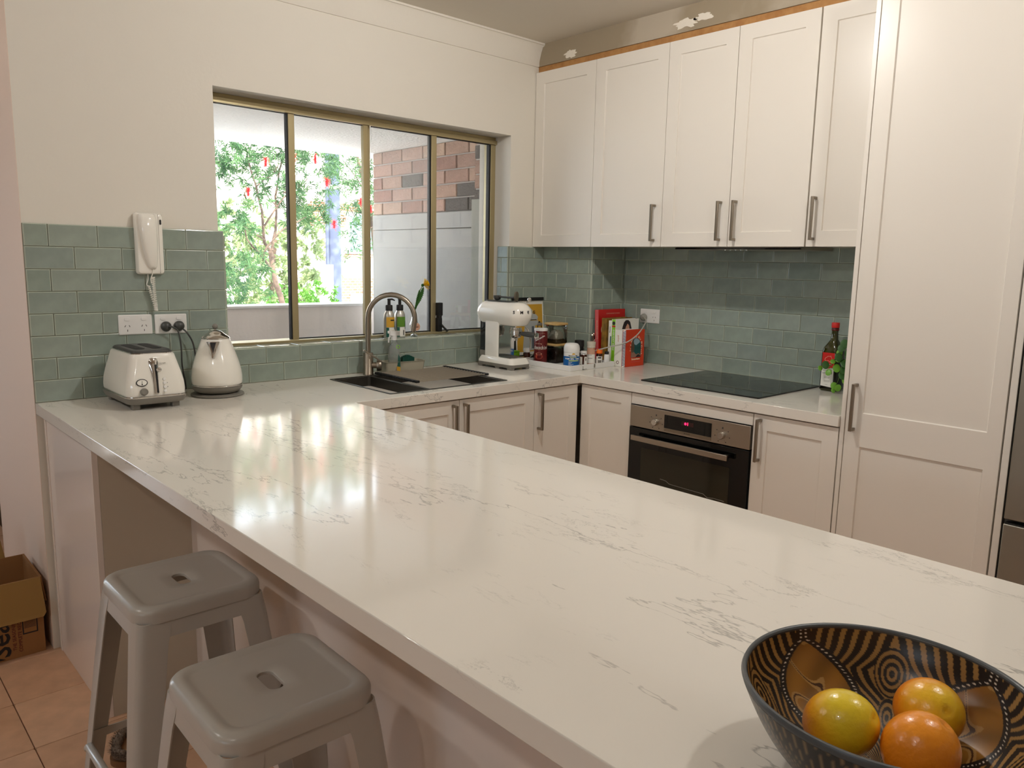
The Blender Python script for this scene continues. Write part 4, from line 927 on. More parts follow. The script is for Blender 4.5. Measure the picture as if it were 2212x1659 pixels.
cp = [(2.725, -.520, 1.165), (2.690, -.560, 1.165), (2.620, -.625, 1.150), (2.545, -.640, 1.095), (2.490, -.610, 1.050), (2.445, -.545, 1.025), (2.400, -.40, .985), (2.33, -.19, .985), (2.20, -.175, .94), (2.10, -.13, .93), (2.03, -.118, .955)]
cp = [(x-1.9925, y+.235, z-H) for x, y, z in cp]
obj('power_cord', MB().tube(smooth_pts(cp), .0034, 8), MT['grey_cord'] if 'grey_cord' in MT else mat('grey_cord', rgb(176, 172, 162), .5), t, smooth=60)
plug(t, 0, 0, 0, mat('pale_grey_plug', rgb(150, 148, 140), .4), frame((XC-.0155-1.9925, -.520+.235, 1.1625-H), (0, -1, 0), (0, 0, 1)))
# measuring scoop lying on the machine
t = thing('tamper_scoop', 'dark grey coffee scoop with a round tamper end on top of the espresso machine', 'scoop', (1.9900, -.262, H+.3305))
obj('bowl', MB().lathe([(.004, .0), (.014, .004), (.0185, .012), (.0195, .024), (.0180, .024), (.013, .008), (.001, .005)], 24, M=Matrix.Translation((-.004, .075, 0))), 'dgrey', t, smooth=50)
obj('shaft', MB().tube([(-.004, .06, .018), (-.002, 0, .017), (0, -.055, .019)], .0048, 8), 'dgrey', t, smooth=60)
obj('tamper_disc', MB().lathe([(.0235, -.004), (.0245, 0), (.0235, .004)], 30, M=frame((0, -.060, .0245), (1, .5, 0), (0, 0, 1))), mat('worn_tamper', rgb(92, 84, 70), .5), t, smooth=30)
# ------------------------------------------------------------------ roll-up drying rack over the right bowl
t = thing('drying_rack', 'black-ended roll-up drying rack laid over the right sink bowl', 'drying rack', (1.532, -.252, H+.0026))
for k in range(16):
    y = .148-k*.0205
    r_ = obj('rod', MB().tube([(-.198, y, .0045), (.198, y, .0045)], .0030, 8), 'steel', t, smooth=60)
    for a, b in ((-.204, -.186), (.186, .204)): obj('rod_end', MB().box(a, b, y-.0088, y+.0088, -.0005, .0098), 'black', r_, bevel=.002)
# ------------------------------------------------------------------ sink caddy with brush and scourer, spray bottle
def tray(hx, hy, h, r, wall, flare=0.006):
    m = MB(); m.rings([rr3(hx-flare, hy-flare, r, 0), rr3(hx, hy, r, h), rr3(hx+.003, hy+.003, r, h), rr3(hx+.003, hy+.003, r, h-.003+.004), rr3(hx-wall, hy-wall, r, h+.001), rr3(hx-flare-wall, hy-flare-wall, r, .003)]); return m
MT['enamel'] = mat('putty_enamel', rgb(176, 170, 150), .35, coat=.2)
obj_t = thing('soap_caddy', 'putty-coloured enamel caddy behind the sink holding a spray bottle and brush', 'caddy', (1.498, -.068, H), -.14)
obj('tray', tray(.103, .042, .050, .012, .0025), 'enamel', obj_t, smooth=40)
t = thing('spray_bottle', 'clear spray bottle with white trigger and lime label standing in the caddy', 'bottle', (1.447, -.078, H+.0035), -.5)
obj('body', MB().rings([rr3(.026, .019, .012, 0), rr3(.0275, .0205, .013, .01), rr3(.027, .020, .013, .08), rr3(.022, .018, .012, .115), rr3(.013, .0125, .011, .136), rr3(.0115, .0115, .011, .150)], caps=(True, False)), 'clearplastic', t, smooth=45)
obj('collar', MB().lathe([(.0135, .148), (.0135, .166), (.010, .168)], 20), 'white', t, smooth=40)
obj('trigger_head', MB().rings([[(x, y, z) for y, z in ((-.009, .168), (.009, .168), (.008, .190), (-.008, .190))] for x in (-.020, .012, .026)]).box(-.030, -.020, -.005, .005, .178, .190).tube([(-.012, 0, .170), (-.024, 0, .158), (-.026, 0, .135)], .004, 8), 'white', t, bevel=.002)
obj('label', MB().rings([[(.012+x, -.0212, .02+z) for x, z in ((0, 0), (.015, 0), (.013, .045), (.006, .065))], [(.012+x, -.0216, .02+z) for x, z in ((0, 0), (.015, 0), (.013, .045), (.006, .065))]]), 'dgreen', t)
obj('label', MB().rings([[(.010+x, -.0214, .004+z) for x, z in ((0, 0), (.016, 0), (.016, .020), (0, .022))], [(.010+x, -.0219, .004+z) for x, z in ((0, 0), (.016, 0), (.016, .020), (0, .022))]]), 'yellow', t)
obj('lime_mark', MB().lathe([(.008, 0), (.0088, .0006), (.0062, .0006), (.0062, 0)], 20, M=frame((.016, -.0205, .118), (1, 0, 0), (0, 0, 1)), caps=(False, False)), 'green', t)
t = thing('dish_brush', 'dark green bristled dish brush lying in the sink caddy', 'brush', (1.535, -.062, H+.004), -.2)
bm_ = MB()
rnd = random.Random(4)
for i in range(15):
    for j in range(4):
        x, y = -.030+i*.0040, -.012+j*.008; bm_.box(x-.0013, x+.0013, y-.003, y+.003, .012, .070-.010*abs(i-7)/7+rnd.uniform(-.002, .002))
o = obj('bristles', bm_, 'dgreen', t); o['kind'] = 'stuff'
obj('brush_back', MB().rings([rr3(.036, .018, .012, .002), rr3(.036, .018, .012, .013)]), 'dgreen', t, smooth=40)
t = thing('scourer', 'black scouring pad lying beside the brush in the caddy', 'scourer', (1.567, -.097, H+.026), -.14)
sc_ = MB(); 
sc_.rings([rr3(.026*k, .012*k, .008*k, z) for z, k in ((-.022, .8), (-.012, 1), (.008, 1), (.016, .92), (.020, .7))])
obj('pad', sc_, mat('scourer_black', rgb(14, 14, 16), .95, bump=(220, 1.0, 6)), t, smooth=60)
# ------------------------------------------------------------------ window sill: two pump bottles, flower vase, window lock with key
def pump(x, y, label, lcol, capt, rz):
    t = thing('pump_bottle', label, 'bottle', (x, y, WZ0+.0012), rz)
    b = obj('body', MB().lathe([(.0245, 0), (.026, .003), (.026, .098), (.0245, .112), (.019, .124), (.0140, .131), (.0130, .134)], 40), mat('brushed_can_%d' % int(x*100), rgb(196, 194, 186), .35, .7), t, smooth=40)
    def wrap(a0, a1, z0, z1, m, r=.0264):
        n = 16; A = [math.radians(a0+(a1-a0)*i/n) for i in range(n+1)]
        q = MB(); q.rings([[(r*math.sin(a), -r*math.cos(a), z0) for a in A], [(r*math.sin(a), -r*math.cos(a), z1) for a in A]], caps=(False, False), closed=False); return obj('label', q, m, b, smooth=60)
    wrap(-75, 60, .052, .100, lcol); wrap(-75, 75, .006, .050, 'paper'); wrap(20, 70, .040, .078, 'dgreen', .0268); wrap(-75, -45, .004, .05, 'dgreen', .0268); wrap(-8, 4, .012, .036, 'ink', .0272); wrap(-30, 20, .082, .088, 'ink', .0268) if lcol == 'yellow' else None
    obj('collar', MB().lathe([(.0170, .130), (.0170, .154), (.0150, .157)], 24), 'black', t, smooth=40)
    obj('pump', MB().lathe([(.0075, .156), (.0075, .180), (.009, .181), (.009, .186), (.003, .188)], 16).tube([(0, 0, .183), (.016, -.004, .184), (.030, -.008, .178)], [.005, .0045, .003], 8), 'black', t, smooth=50)
    return t
pump(1.505, .050, 'silver pump bottle with mustard label, left one on the window sill', 'yellow', 0, .2)
pump(1.565, .048, 'silver pump bottle with green label, right one on the window sill', mat('leaf_green_label', rgb(92, 138, 42), .45), 0, .2)
t = thing('bud_vase', 'small clear glass vase with round pink tag holding a yellow dandelion', 'vase', (1.648, .046, WZ0+.0012))
obj('vase', MB().lathe([(.010, 0), (.0185, .003), (.0185, .006), (.006, .012), (.008, .022), (.021, .040), (.0215, .060), (.014, .080), (.010, .100), (.012, .118)], 28, caps=(True, False)), 'clear', t, smooth=50)
obj('tag', MB().lathe([(.019, 0), (.019, .001)], 24, M=frame((.0, -.0235, .048), (1, 0, 0), (0, 0, 1))), 'salt', t)
obj('tag_text', MB().box(-.010, .010, -.0252, -.0246, .050, .052).box(-.008, .008, -.0252, -.0246, .044, .046), 'maroon', t)
st = smooth_pts([(0, 0, .02), (.0, 0, .09), (.006, 0, .14), (.020, -.004, .20), (.040, -.01, .243)])
t2 = thing('dandelion', 'yellow dandelion flower with jagged green leaves leaning out of the vase', 'flower', (1.648, .046, WZ0+.0012))
MT['stem'] = mat('stem_green', rgb(84, 110, 40), .6); MT['dleaf'] = mat('dandelion_leaf', rgb(44, 92, 30), .55); MT['petal'] = mat('dandelion_petal', rgb(240, 200, 20), .6)
obj('stem', MB().tube(st, .0022, 6), 'stem', t2, smooth=60)
def jag(P, w):
    m = MB(); P = [Vector(p) for p in P]; n = len(P)
    for i in range(n-1):
        d = (P[i+1]-P[i]).normalized(); s = d.cross(Vector((-.3, 1, 0))).normalized()
        ww = w*math.sin(PI*(i+.8)/n); m.add([P[i]-s*ww*.35, P[i]+s*ww*.35, P[i+1]+s*ww*1.15, P[i+1]-s*ww*1.15], [(0, 1, 2, 3)])
        m.add([P[i+1]+s*ww*1.15, P[i+1]+d*.004, P[i+1]-s*ww*1.15], [(0, 1, 2)])
    return m
obj('leaf', jag(smooth_pts([(.002, -.006, .125), (.010, -.012, .165), (.018, -.014, .20), (.022, -.014, .225)], 4), .015), 'dleaf', t2)
obj('leaf', jag(smooth_pts([(.008, -.008, .145), (.022, -.014, .18), (.036, -.016, .215), (.046, -.014, .238)], 4), .017), 'dleaf', t2)
fm = MB(); rnd = random.Random(2); fd = Vector((.62, -.5, .35)).normalized(); fc = Vector((.048, -.014, .252))
fu = fd.cross(Vector((0, 0, 1))).normalized(); fv = fd.cross(fu)
for i in range(110):
    a = rnd.random()*2*PI; e = rnd.random(); d = (fd*(.2+.9*(1-e))+(fu*math.cos(a)+fv*math.sin(a))*(.15+.95*e)).normalized(); L = .026+.016*e
    s = d.cross(fd+Vector((.01, .02, .03))).normalized()*.0022; fm.add([fc-s, fc+s, fc+d*L*1.0+s*.8, fc+d*L*1.0-s*.8], [(0, 1, 2, 3)])
o = obj('petals', fm, 'petal', t2); o['kind'] = 'stuff'
obj('calyx', MB().sphere(fc-fd*.006, .008, 12, 8), 'dleaf', t2, smooth=60)
t = thing('window_lock', 'black sliding-window lock on the sill at the narrow mullion', 'lock', (1.846, .100, WZ0+.0012))
obj('body', MB().box(-.014, .014, -.010, .016, .092, .158).box(-.010, .010, -.008, .016, .078, .093).box(-.014, .010, -.010, .016, .0005, .080), 'black', t, bevel=.002)
obj('lever', MB().tube([(.004, -.012, .045), (.016, -.022, .028), (.030, -.030, .012)], .0055, 8), 'black', t)
k_ = thing('key', 'dark metal key lying at the foot of the window lock on the sill', 'key', (1.884, .062, WZ0+.0018), -.6)
obj('bow', MB().lathe([(.0115, 0), (.0115, .0025), (.005, .0025), (.005, 0)], 18, caps=(False, False)), 'handle', k_); obj('blade', MB().box(.010, .036, -.0035, .0035, 0, .0022).box(.022, .026, -.006, -.0035, 0, .0022), 'handle', k_)
# ------------------------------------------------------------------ framed print leaning in the corner
t = thing('framed_print', 'black framed mustard print of a moka pot leaning in the corner behind the coffee machine', 'picture', (2.376, -.034, H+.0006))
t.rotation_euler = (math.radians(-4.5), 0, 0)
fw_, fh_ = .264, .330
obj('frame', MB().box(-fw_/2, fw_/2, -.008, .012, 0, .018).box(-fw_/2, fw_/2, -.008, .012, fh_-.018, fh_).box(-fw_/2, -fw_/2+.018, -.008, .012, .018, fh_-.018).box(fw_/2-.018, fw_/2, -.008, .012, .018, fh_-.018), 'black', t, bevel=.001)
obj('mat_board', MB().box(-fw_/2+.017, fw_/2-.017, 0, .006, .017, fh_-.017), 'paper', t)
pr = obj('print', MB().box(-.098, .098, -.0008, .0004, .034, fh_-.038), 'yellow', t)
MT['print_grey'] = mat('print_grey', rgb(186, 188, 186), .6); MT['print_dark'] = mat('print_slate', rgb(92, 100, 110), .6)
pot = MB(); pot.add([(x, -.0014, z) for x, z in ((-.045, .205), (.058, .205), (.064, .222), (.050, .236), (.020, .241), (-.02, .241), (-.05, .225))], [tuple(range(7))])
pot.add([(x, -.0014, z) for x, z in ((-.052, .176), (.060, .176), (.066, .203), (-.056, .203))], [(0, 1, 2, 3)])
obj('print_pot', pot, 'print_grey', pr)
obj('print_pot', MB().add([(x, -.0016, z) for x, z in ((.0, .240), (.022, .240), (.026, .258), (.012, .268), (-.004, .258))], [(0, 1, 2, 3, 4)]), mat('print_buff', rgb(206, 196, 160), .6), pr)
obj('print_pot', MB().box(-.056, .052, -.0018, -.0016, .205, .209), 'ink', pr)
obj('print_pot', MB().lathe([(.008, 0), (.008, .0004)], 16, M=frame((.073, -.0014, .190), (1, 0, 0), (0, 0, 1))), 'ink', pr)
obj('print_pot', MB().add([(x, -.0015, z) for x, z in ((-.060, .04), (.052, .04), (.040, .176), (-.040, .176))], [(0, 1, 2, 3)]), 'print_grey', pr)
obj('print_pot', MB().add([(x, -.0017, z) for x, z in ((.010, .05), (.038, .05), (.030, .172), (.014, .172))], [(0, 1, 2, 3)]), 'print_dark', pr)
# ------------------------------------------------------------------ white tray with jars and tubs
t = thing('serving_tray', 'white low-sided tray on the corner bench full of jars and pill bottles', 'tray', (2.316, -.374, H))
obj('base', MB().box(-.158, .158, -.160, .172, .0005, .005), 'white', t)
for x0, x1, y0, y1 in ((-.165, -.157, -.168, .180), (.157, .165, -.168, .180), (-.157, .157, -.168, -.160), (-.157, .157, .172, .180)): obj('side', MB().box(x0, x1, y0, y1, .0005, .026), 'white', t, bevel=.0008)
obj('clip', MB().box(-.078, -.070, -.170, -.168, .002, .020).box(-.078, -.045, -.170, -.1685, .002, .006), mat('clear_clip', rgb(200, 198, 192), .2), t); obj('clip', MB().box(.008, .016, -.170, -.168, .006, .024), 'steel', t)
TZ = H+.0055
def cyl(name, label, cat, x, y, parts, rz=0., grp=None):
    t = thing(name, label, cat, (x, y, TZ), rz, grp)
    for pn, prof, m, sm in parts: obj(pn, MB().lathe(prof, 56), m, t, smooth=sm)
    return t
VD = Vector((-2.85, -2.75, 0)).normalized(); VA = math.atan2(VD.y, VD.x)   # direction from the corner towards the room
def wraplabel(parent, r, z0, z1, m, a0=-60, a1=60, name='label'):
    n = 24; r += .0006; A = [VA+math.radians(a0+(a1-a0)*i/n) for i in range(n+1)]; q = MB()
    q.rings([[(r*math.cos(a), r*math.sin(a), z0) for a in A], [(r*math.cos(a), r*math.sin(a), z1) for a in A]], caps=(False, False), closed=False)
    return obj(name, q, m, parent, smooth=60)
def curvetext(s, size, m, parent, r, z, a_mid=0., bold=.0002, spread=.62, sx=1.):
    """letters set one by one round a cylinder, read from the room"""
    r += .0007; n = len(s); step = size*spread*sx/r
    for i, ch in enumerate(s):
        if ch == ' ': continue
        a = VA+math.radians(a_mid)+(i-(n-1)/2)*step
        nx, ny = math.cos(a), math.sin(a); text('lettering', ch, size, m, parent, frame((r*nx, r*ny, z), (-ny, nx, 0), (0, 0, 1)), .0001, sx=sx, bold=bold)
# chocolate tin
c = cyl('chocolate_tin', 'dark maroon drinking chocolate tin with white lid on the tray behind the portafilter', 'tin', 2.214, -.272, [('body', [(.0335, 0), (.0340, .002), (.0340, .170), (.033, .172)], 'maroon', 40), ('lid', [(.0350, .170), (.0350, .180), (.033, .182), (.025, .182)], 'white', 40)])
curvetext('chocochino', .026, 'paper', c, .0345, .086, bold=.0003, spread=.60, sx=.50); curvetext('drinking', .009, 'salt', c, .0345, .106, -18, spread=.62, sx=.8)
for i, ch in enumerate('Avalanche'): 
    a = VA+math.radians(-40+8.6*i); nx, ny = math.cos(a), math.sin(a); uu = Vector((-ny, nx, .45)).normalized(); text('lettering', ch, .0135, 'paper', c, frame((.0352*nx, .0352*ny, .122+.0030*i), uu, Vector((nx, ny, 0)).cross(uu)), .0001, bold=.0002)
wraplabel(c, .0343, .076, .0772, 'salt', -62, 50, 'rule'); wraplabel(c, .0343, .158, .159, 'salt', -30, 40, 'rule')
cupq = MB(); a0 = VA+math.radians(-14)
def cpt(u, z, r=.0350): a = a0+u/.0343; return (r*math.cos(a), r*math.sin(a), z)
for k, (rx, rz_, zc, mm) in enumerate(((.020, .013, .040, 'orange_cup'), (.0165, .0055, .0535, 'cup_rim'), (.013, .0038, .0535, 'maroon'))):
    if mm == 'orange_cup': MT[mm] = mat('printed_cup', rgb(170, 64, 44), .5)
    if mm == 'cup_rim': MT[mm] = mat('printed_cup_rim', rgb(222, 160, 130), .5)
    A = [2*PI*i/24 for i in range(24)]; rr_ = .0348+.0004*k
    obj('printed_cup', MB().rings([[cpt(rx*math.cos(a), zc+rz_*math.sin(a), rr_-.0004) for a in A], [cpt(rx*math.cos(a), zc+rz_*math.sin(a), rr_) for a in A]]), mm, c)
# square glass jars with bamboo lids
def jar(label, x, y, z, fill, rz, hw=.047, h=.088, ftop=.05):
    t = thing('glass_jar', label, 'jar', (x, y, z), rz, 'square glass jars with bamboo lids')
    obj('glass', MB().rings([rr3(hw-.004, hw-.004, .012, 0), rr3(hw, hw, .014, .006), rr3(hw, hw, .014, h-.014), rr3(hw-.003, hw-.003, .014, h-.006), rr3(hw-.003, hw-.003, .014, h)], caps=(True, False)), 'clear', t, smooth=40)
    obj('contents', MB().rings([rr3(hw-.007, hw-.007, .010, .003), rr3(hw-.005, hw-.005, .011, .008), rr3(hw-.005, hw-.005, .011, ftop), rr3(hw-.016, hw-.012, .008, ftop+.008)]), fill, t, smooth=40)
    obj('seal', MB().rings([rr3(hw-.004, hw-.004, .012, h-.008), rr3(hw-.004, hw-.004, .012, h)]), 'clear', t)
    obj('lid', MB().rings([rr3(hw, hw, .013, h), rr3(hw+.002, hw+.002, .014, h+.003), rr3(hw+.002, hw+.002, .014, h+.010), rr3(hw, hw, .013, h+.012)]), 'bamboo', t, smooth=30)
    return t
jar('lower square glass jar of dark coffee, under the other jar on the tray', 2.325, -.272, TZ, 'soil', .05, ftop=.062)
MT['bag'] = mat('crumpled_plastic_bag', rgb(196, 190, 174), .3, bump=(60, 1.0, 4)); MT['tea'] = mat('tea_leaves', rgb(110, 92, 60), .8, bump=(150, .8))
jr = jar('upper square glass jar with bamboo lid and a crumpled bag inside', 2.328, -.268, TZ+.1005, 'tea', .05, hw=.046, h=.094, ftop=.014)
bq = MB(); rnd = random.Random(6); rs = []
for z, k in ((.014, .8), (.03, .95), (.048, .85), (.060, .55), (.066, .3)): rs.append([(x*(k+rnd.uniform(-.14, .10)), y*(k+rnd.uniform(-.14, .10)), z+rnd.uniform(-.003, .003)) for x, y in rrect(.036, .034, .015, 4)])
obj('plastic_bag', bq.rings(rs), 'bag', jr)
# the other pots
c = cyl('vitamin_tub', 'large white domed tub with blue fish oil label at the front of the tray', 'tub', 2.255, -.452, [('body', [(.0375, 0), (.0395, .003), (.0395, .066), (.0395, .073), (.0385, .074)], 'white', 40), ('cap', [(.0385, .0745), (.0400, .0755), (.0402, .095), (.0375, .108), (.031, .117), (.026, .1185), (.024, .1165)], 'white', 50)])
wraplabel(c, .0398, .004, .056, 'blue', -100, 100); MT['pale_lime'] = mat('pale_lime_print', rgb(214, 226, 110), .5)
curvetext('FISH OIL 1000', .0100, 'paper', c, .0401, .044, 6, bold=.0005, spread=.60); curvetext('ODOURLESS', .0062, 'pale_lime', c, .0401, .0515, 12, bold=.0002)
wraplabel(c, .0401, .033, .037, 'pale_lime', -20, 55, 'rule'); curvetext("Nature's Way", .0075, 'ink', c, .0398, .0605, 12, bold=.0003, spread=.52)
for zz, w in ((.026, 26), (.021, 16), (.016, 36), (.011, 24)): wraplabel(c, .0401, zz, zz+.0014, 'paper', -22, -22+w, 'rule')
A = [PI*i/10 for i in range(11)]; aa = VA+math.radians(14)
obj('sun_logo', MB().rings([[((.0400+d)*math.cos(aa+.0085*math.cos(b)*30/.04/30), (.0400+d)*math.sin(aa+.0085*math.cos(b)/.04), .0655+.0075*math.sin(b)) for b in A] for d in (0, .0004)]), 'yellow', c)
def pill(name, label, x, y, r, h, cap, body, lab, caph=.012, capr=None, cat='bottle', la=(-70, 70), lz=(.12, .78)):
    cr = capr or r*.86
    c = cyl(name, label, cat, x, y, [('body', [(r*.94, 0), (r, .002), (r, h-.010), (r*.9, h-.003), (r*.8, h)], body, 40), ('cap', [(cr, h-.001), (cr, h+caph), (cr*.93, h+caph+.002)], cap, 35)])
    if lab: wraplabel(c, r+.0003, h*lz[0], h*lz[1], lab, *la)
    return c
c = pill('pill_bottle', 'dark pill bottle with white cap and pale label beside the fish oil tub', 2.345, -.452, .0185, .058, 'white', 'amber', 'paper', .014, la=(-80, -22)); wraplabel(c, .0189, .006, .046, 'paper', 10, 70); wraplabel(c, .0191, .026, .040, 'grey', 25, 45, 'code'); wraplabel(c, .0160, .063, .0645, 'ink', -40, 40, 'rule')
c = pill('pill_bottle', 'small dark bottle with white cap and pink-edged label behind the coffee machine', 2.180, -.205, .0185, .056, 'white', 'amber', 'paper', .018, la=(-80, 80), lz=(.0, .52)); wraplabel(c, .0189, .0, .006, 'pink', -80, 80, 'rule'); curvetext('B COMPLEX', .006, 'ink', c, .0189, .024)
pill('spice_grinder', 'black domed grinder lid rising behind the pill bottle on the tray', 2.420, -.352, .0235, .085, 'black', 'black', None, .030, .0250, cat='grinder')
c = pill('salt_grinder', 'pink salt grinder with clear fluted head and white label on the tray', 2.400, -.452, .0215, .082, MT['salt'], 'salt', 'paper', .006, .0195, cat='grinder', lz=(.12, .68)); wraplabel(c, .0221, .034, .0365, 'grey', -40, 20, 'rule'); wraplabel(c, .0221, .051, .0530, 'grey', -50, 10, 'rule')
obj('grinder_head', MB().lathe([(.0215, .088), (.0225, .092), (.0215, .097), (.0225, .100), (.0235, .112), (.0235, .118), (.018, .120)], 16), mat('frosted_head', rgb(206, 198, 182), .25, coat=.3), c, smooth=20)
c = pill('vitamin_bottle', 'small amber bottle with bright orange cap on the tray', 2.436, -.478, .0160, .060, mat('orange_cap', rgb(236, 110, 24), .4), MT['amber'], 'paper', .018, .0165, lz=(.02, .74)); wraplabel(c, .0165, .034, .041, 'ink', -25, 35, 'rule'); wraplabel(c, .0165, .006, .026, 'grey', -25, 35, 'code')
c = pill('vitamin_bottle', 'white bottle with small black cap at the right end of the tray', 2.457, -.510, .0140, .056, 'black', 'white', None, .012, .0110)
t = thing('green_clip_box', 'small lime green plastic box behind the drip tray of the coffee machine', 'box', (2.172, -.120, H+.0005)); obj('box', MB().box(-.022, .022, -.018, .018, 0, .052), 'green', t, bevel=.003); obj('lid', MB().box(-.023, .023, -.019, .019, .052, .060), 'green', t, bevel=.003)
t = thing('milk_bottle', 'white bottle with blue lower half standing behind the coffee machine column', 'bottle', (2.165, -.055, H+.0005)); obj('body', MB().rings([rr3(.034, .026, .012, 0), rr3(.036, .028, .014, .01), rr3(.036, .028, .014, .105), rr3(.028, .022, .012, .128), rr3(.014, .014, .010, .138)]), 'white', t, smooth=40); obj('label', MB().rings([rr3(.0364, .0284, .014, .006), rr3(.0364, .0284, .014, .058)], caps=(False, False)), 'blue', t, smooth=40); obj('cap', MB().lathe([(.014, .138), (.014, .152), (.012, .154)], 20), 'white', t)
# small swing-top oil bottle seen behind the tin
t = thing('swing_top_bottle', 'short clear swing-top bottle with dark stopper behind the maroon tin', 'bottle', (2.262, -.212, TZ)); obj('glass', MB().lathe([(.019, 0), (.020, .004), (.020, .150), (.016, .165), (.012, .175), (.012, .190)], 24, caps=(True, False)), 'clear', t, smooth=40); obj('stopper', MB().lathe([(.012, .190), (.014, .194), (.014, .202), (.010, .204)], 20), 'grey', t, smooth=40)
# ------------------------------------------------------------------ cookbooks
def book(label, x0, y1, th, w, h, cover, spine=None, lean=0., pages=True, name='book', back=None):
    """upright book: spine looks to -x at x0, front cover looks to -y at y1-th"""
    t = thing(name, label, 'book', (x0, y1, H+.0008), 0, 'cookbooks standing in the corner'); c = .0022
    if lean: t.rotation_euler = (lean, 0, 0)
    obj('front_cover', MB().box(0, w, -th, -th+c, 0, h), cover, t); obj('back_cover', MB().box(0, w, -c, 0, 0, h), back or cover, t)
    obj('spine', MB().box(0, c, -th+c, -c, 0, h), spine or cover, t); obj('pages', MB().box(c, w-.004, -th+c, -c, .003, h-.003), 'paper', t)
    return t
def spine_text(t, s, size, m, th, z, align='LEFT', sx=1.):
    text('lettering', s, size, m, t, frame((-.0004, -th/2, z), (0, 0, -1), (0, -1, 0)), .0001, align, sx=sx, bold=.0002)
b = book('tall red cookbook with pink spine leaning at the back of the row', 2.502, -.392, .026, .215, .280, MT['red'], MT['pink'], math.radians(-2.5)); spine_text(b, 'INGREDIENTS', .016, 'salt', .026, .225); text('lettering', 'COMMONSENSE COOKING', .009, 'salt', b, frame((.115, -.0264, .258), (1, 0, 0), (0, 0, 1)), .0001)
obj('cover_disc', MB().lathe([(.030, 0), (.030, .0004)], 30, M=frame((.048, -.0262, .175), (1, 0, 0), (0, 0, 1))), mat('print_cream', rgb(236, 206, 170), .5), b)
b = book('worn gold-brown hardback standing in front of the red cookbook', 2.500, -.432, .034, .205, .240, MT['oldboard'], MT['oldboard'])
b = book('thin white cookbook with small black spine lettering, left of the green spine', 2.502, -.478, .020, .17, .2300, MT['paper']); spine_text(b, 'cooking', .010, 'ink', .02, .20); obj('spine_patch', MB().box(-.0004, 0, -.019, -.012, .10, .15), 'teal', b)
b = book('white cookbook with lime green spine and a dark-haired woman on its cover', 2.500, -.500, .026, .188, .238, MT['paper'], MT['green']); spine_text(b, 'EVERYDAY MEALS', .014, 'paper', .026, .185, sx=.95); MT['hair'] = mat('printed_dark_hair', rgb(30, 20, 22), .6)
obj('spine_badge', MB().lathe([(.0095, 0), (.0095, .0004)], 20, M=frame((-.0002, -.013, .218), (0, -1, 0), (0, 0, 1))), 'ink', b); obj('spine_badge', MB().box(-.0005, 0, -.024, -.002, .198, .206), 'red', b)
P_ = [(.050, .150), (.048, .175), (.056, .200), (.066, .222), (.080, .232), (.100, .232), (.115, .222), (.124, .20), (.132, .178), (.134, .158), (.128, .140), (.060, .140)]
obj('cover_portrait', MB().rings([[(x, -.0261, z) for x, z in P_], [(x, -.0266, z) for x, z in P_]]), 'hair', b)
P_ = [(.076, .148), (.074, .175), (.082, .198), (.094, .214), (.106, .205), (.112, .185), (.112, .148)]
obj('cover_portrait', MB().rings([[(x, -.0266, z) for x, z in P_], [(x, -.0270, z) for x, z in P_]]), 'skin', b)
for x in (.084, .104): obj('cover_portrait', MB().box(x-.007, x+.007, -.0274, -.0270, .170, .174).box(x-.005, x+.004, -.0274, -.0270, .161, .165), 'hair', b)
b = book('thick white hardback with plain spine and small red emblem between green and red books', 2.497, -.5275, .046, .160, .186, MT['paper']); obj('spine_emblem', MB().lathe([(.0085, 0), (.0085, .0004), (.006, .0004), (.006, 0)], 20, M=frame((-.0002, -.023, .020), (0, -1, 0), (0, 0, 1)), caps=(False, False)), 'maroon', b); spine_text(b, 'gather', .014, 'salt', .046, .16)
b = book('small vermilion hardback with blue-striped spine and arched seaside picture on its cover', 2.500, -.5750, .022, .150, .188, MT['orange_red'], MT['paper'])
for k in range(24): obj('spine_stripe', MB().add([(-.0004, -.0215, .004+k*.0077), (-.0004, -.0005, -.004+k*.0077+.0), (-.0004, -.0005, -.0005+k*.0077), (-.0004, -.0215, .0075+k*.0077)], [(0, 1, 2, 3)]) if k else MB().add([(-.0004, -.0215, .002), (-.0004, -.0100, .0005), (-.0004, -.0215, .0055)], [(0, 1, 2)]), mat('navy', rgb(50, 60, 110), .5) if k == 0 else bpy.data.materials['navy'], b)
fy = -.0224
def arch(x0, x1, z0, z1, n=12):
    r = (x1-x0)/2; cx = (x0+x1)/2; return [(x0, z0), (x1, z0)]+[(cx+r*math.cos(PI*i/n), z1-r+r*math.sin(PI*i/n)) for i in range(n+1)]
def flat(name, P_, m, parent, y, d=.0003): return obj(name, MB().rings([[(x, y, z) for x, z in P_], [(x, y-d, z) for x, z in P_]]), m, parent)
ap = flat('cover_picture', arch(.044, .122, .046, .146), 'teal', b, fy)
flat('cover_picture', [(.058, .118), (.083, .108), (.112, .122), (.108, .134), (.083, .145), (.066, .138)], mat('print_sky', rgb(150, 176, 190), .6), b, fy-.0003)
flat('cover_picture', [(.044, .10), (.050, .125), (.060, .134), (.066, .115), (.070, .09), (.060, .07), (.044, .06)], mat('print_rock', rgb(96, 78, 62), .6), b, fy-.0006)
flat('cover_picture', [(.044, .046), (.122, .046), (.122, .056), (.104, .066), (.084, .060), (.066, .074), (.052, .070), (.044, .078)], mat('print_beach', rgb(150, 112, 96), .6), b, fy-.0009)
flat('cover_picture', [(.080, .046), (.122, .046), (.122, .050), (.106, .060), (.094, .058)], 'ink', b, fy-.0012)
MT['cream_ink'] = mat('cream_ink', rgb(250, 224, 190), .5)
S_ = "It's Always Gin O'Clock"; n = len(S_)
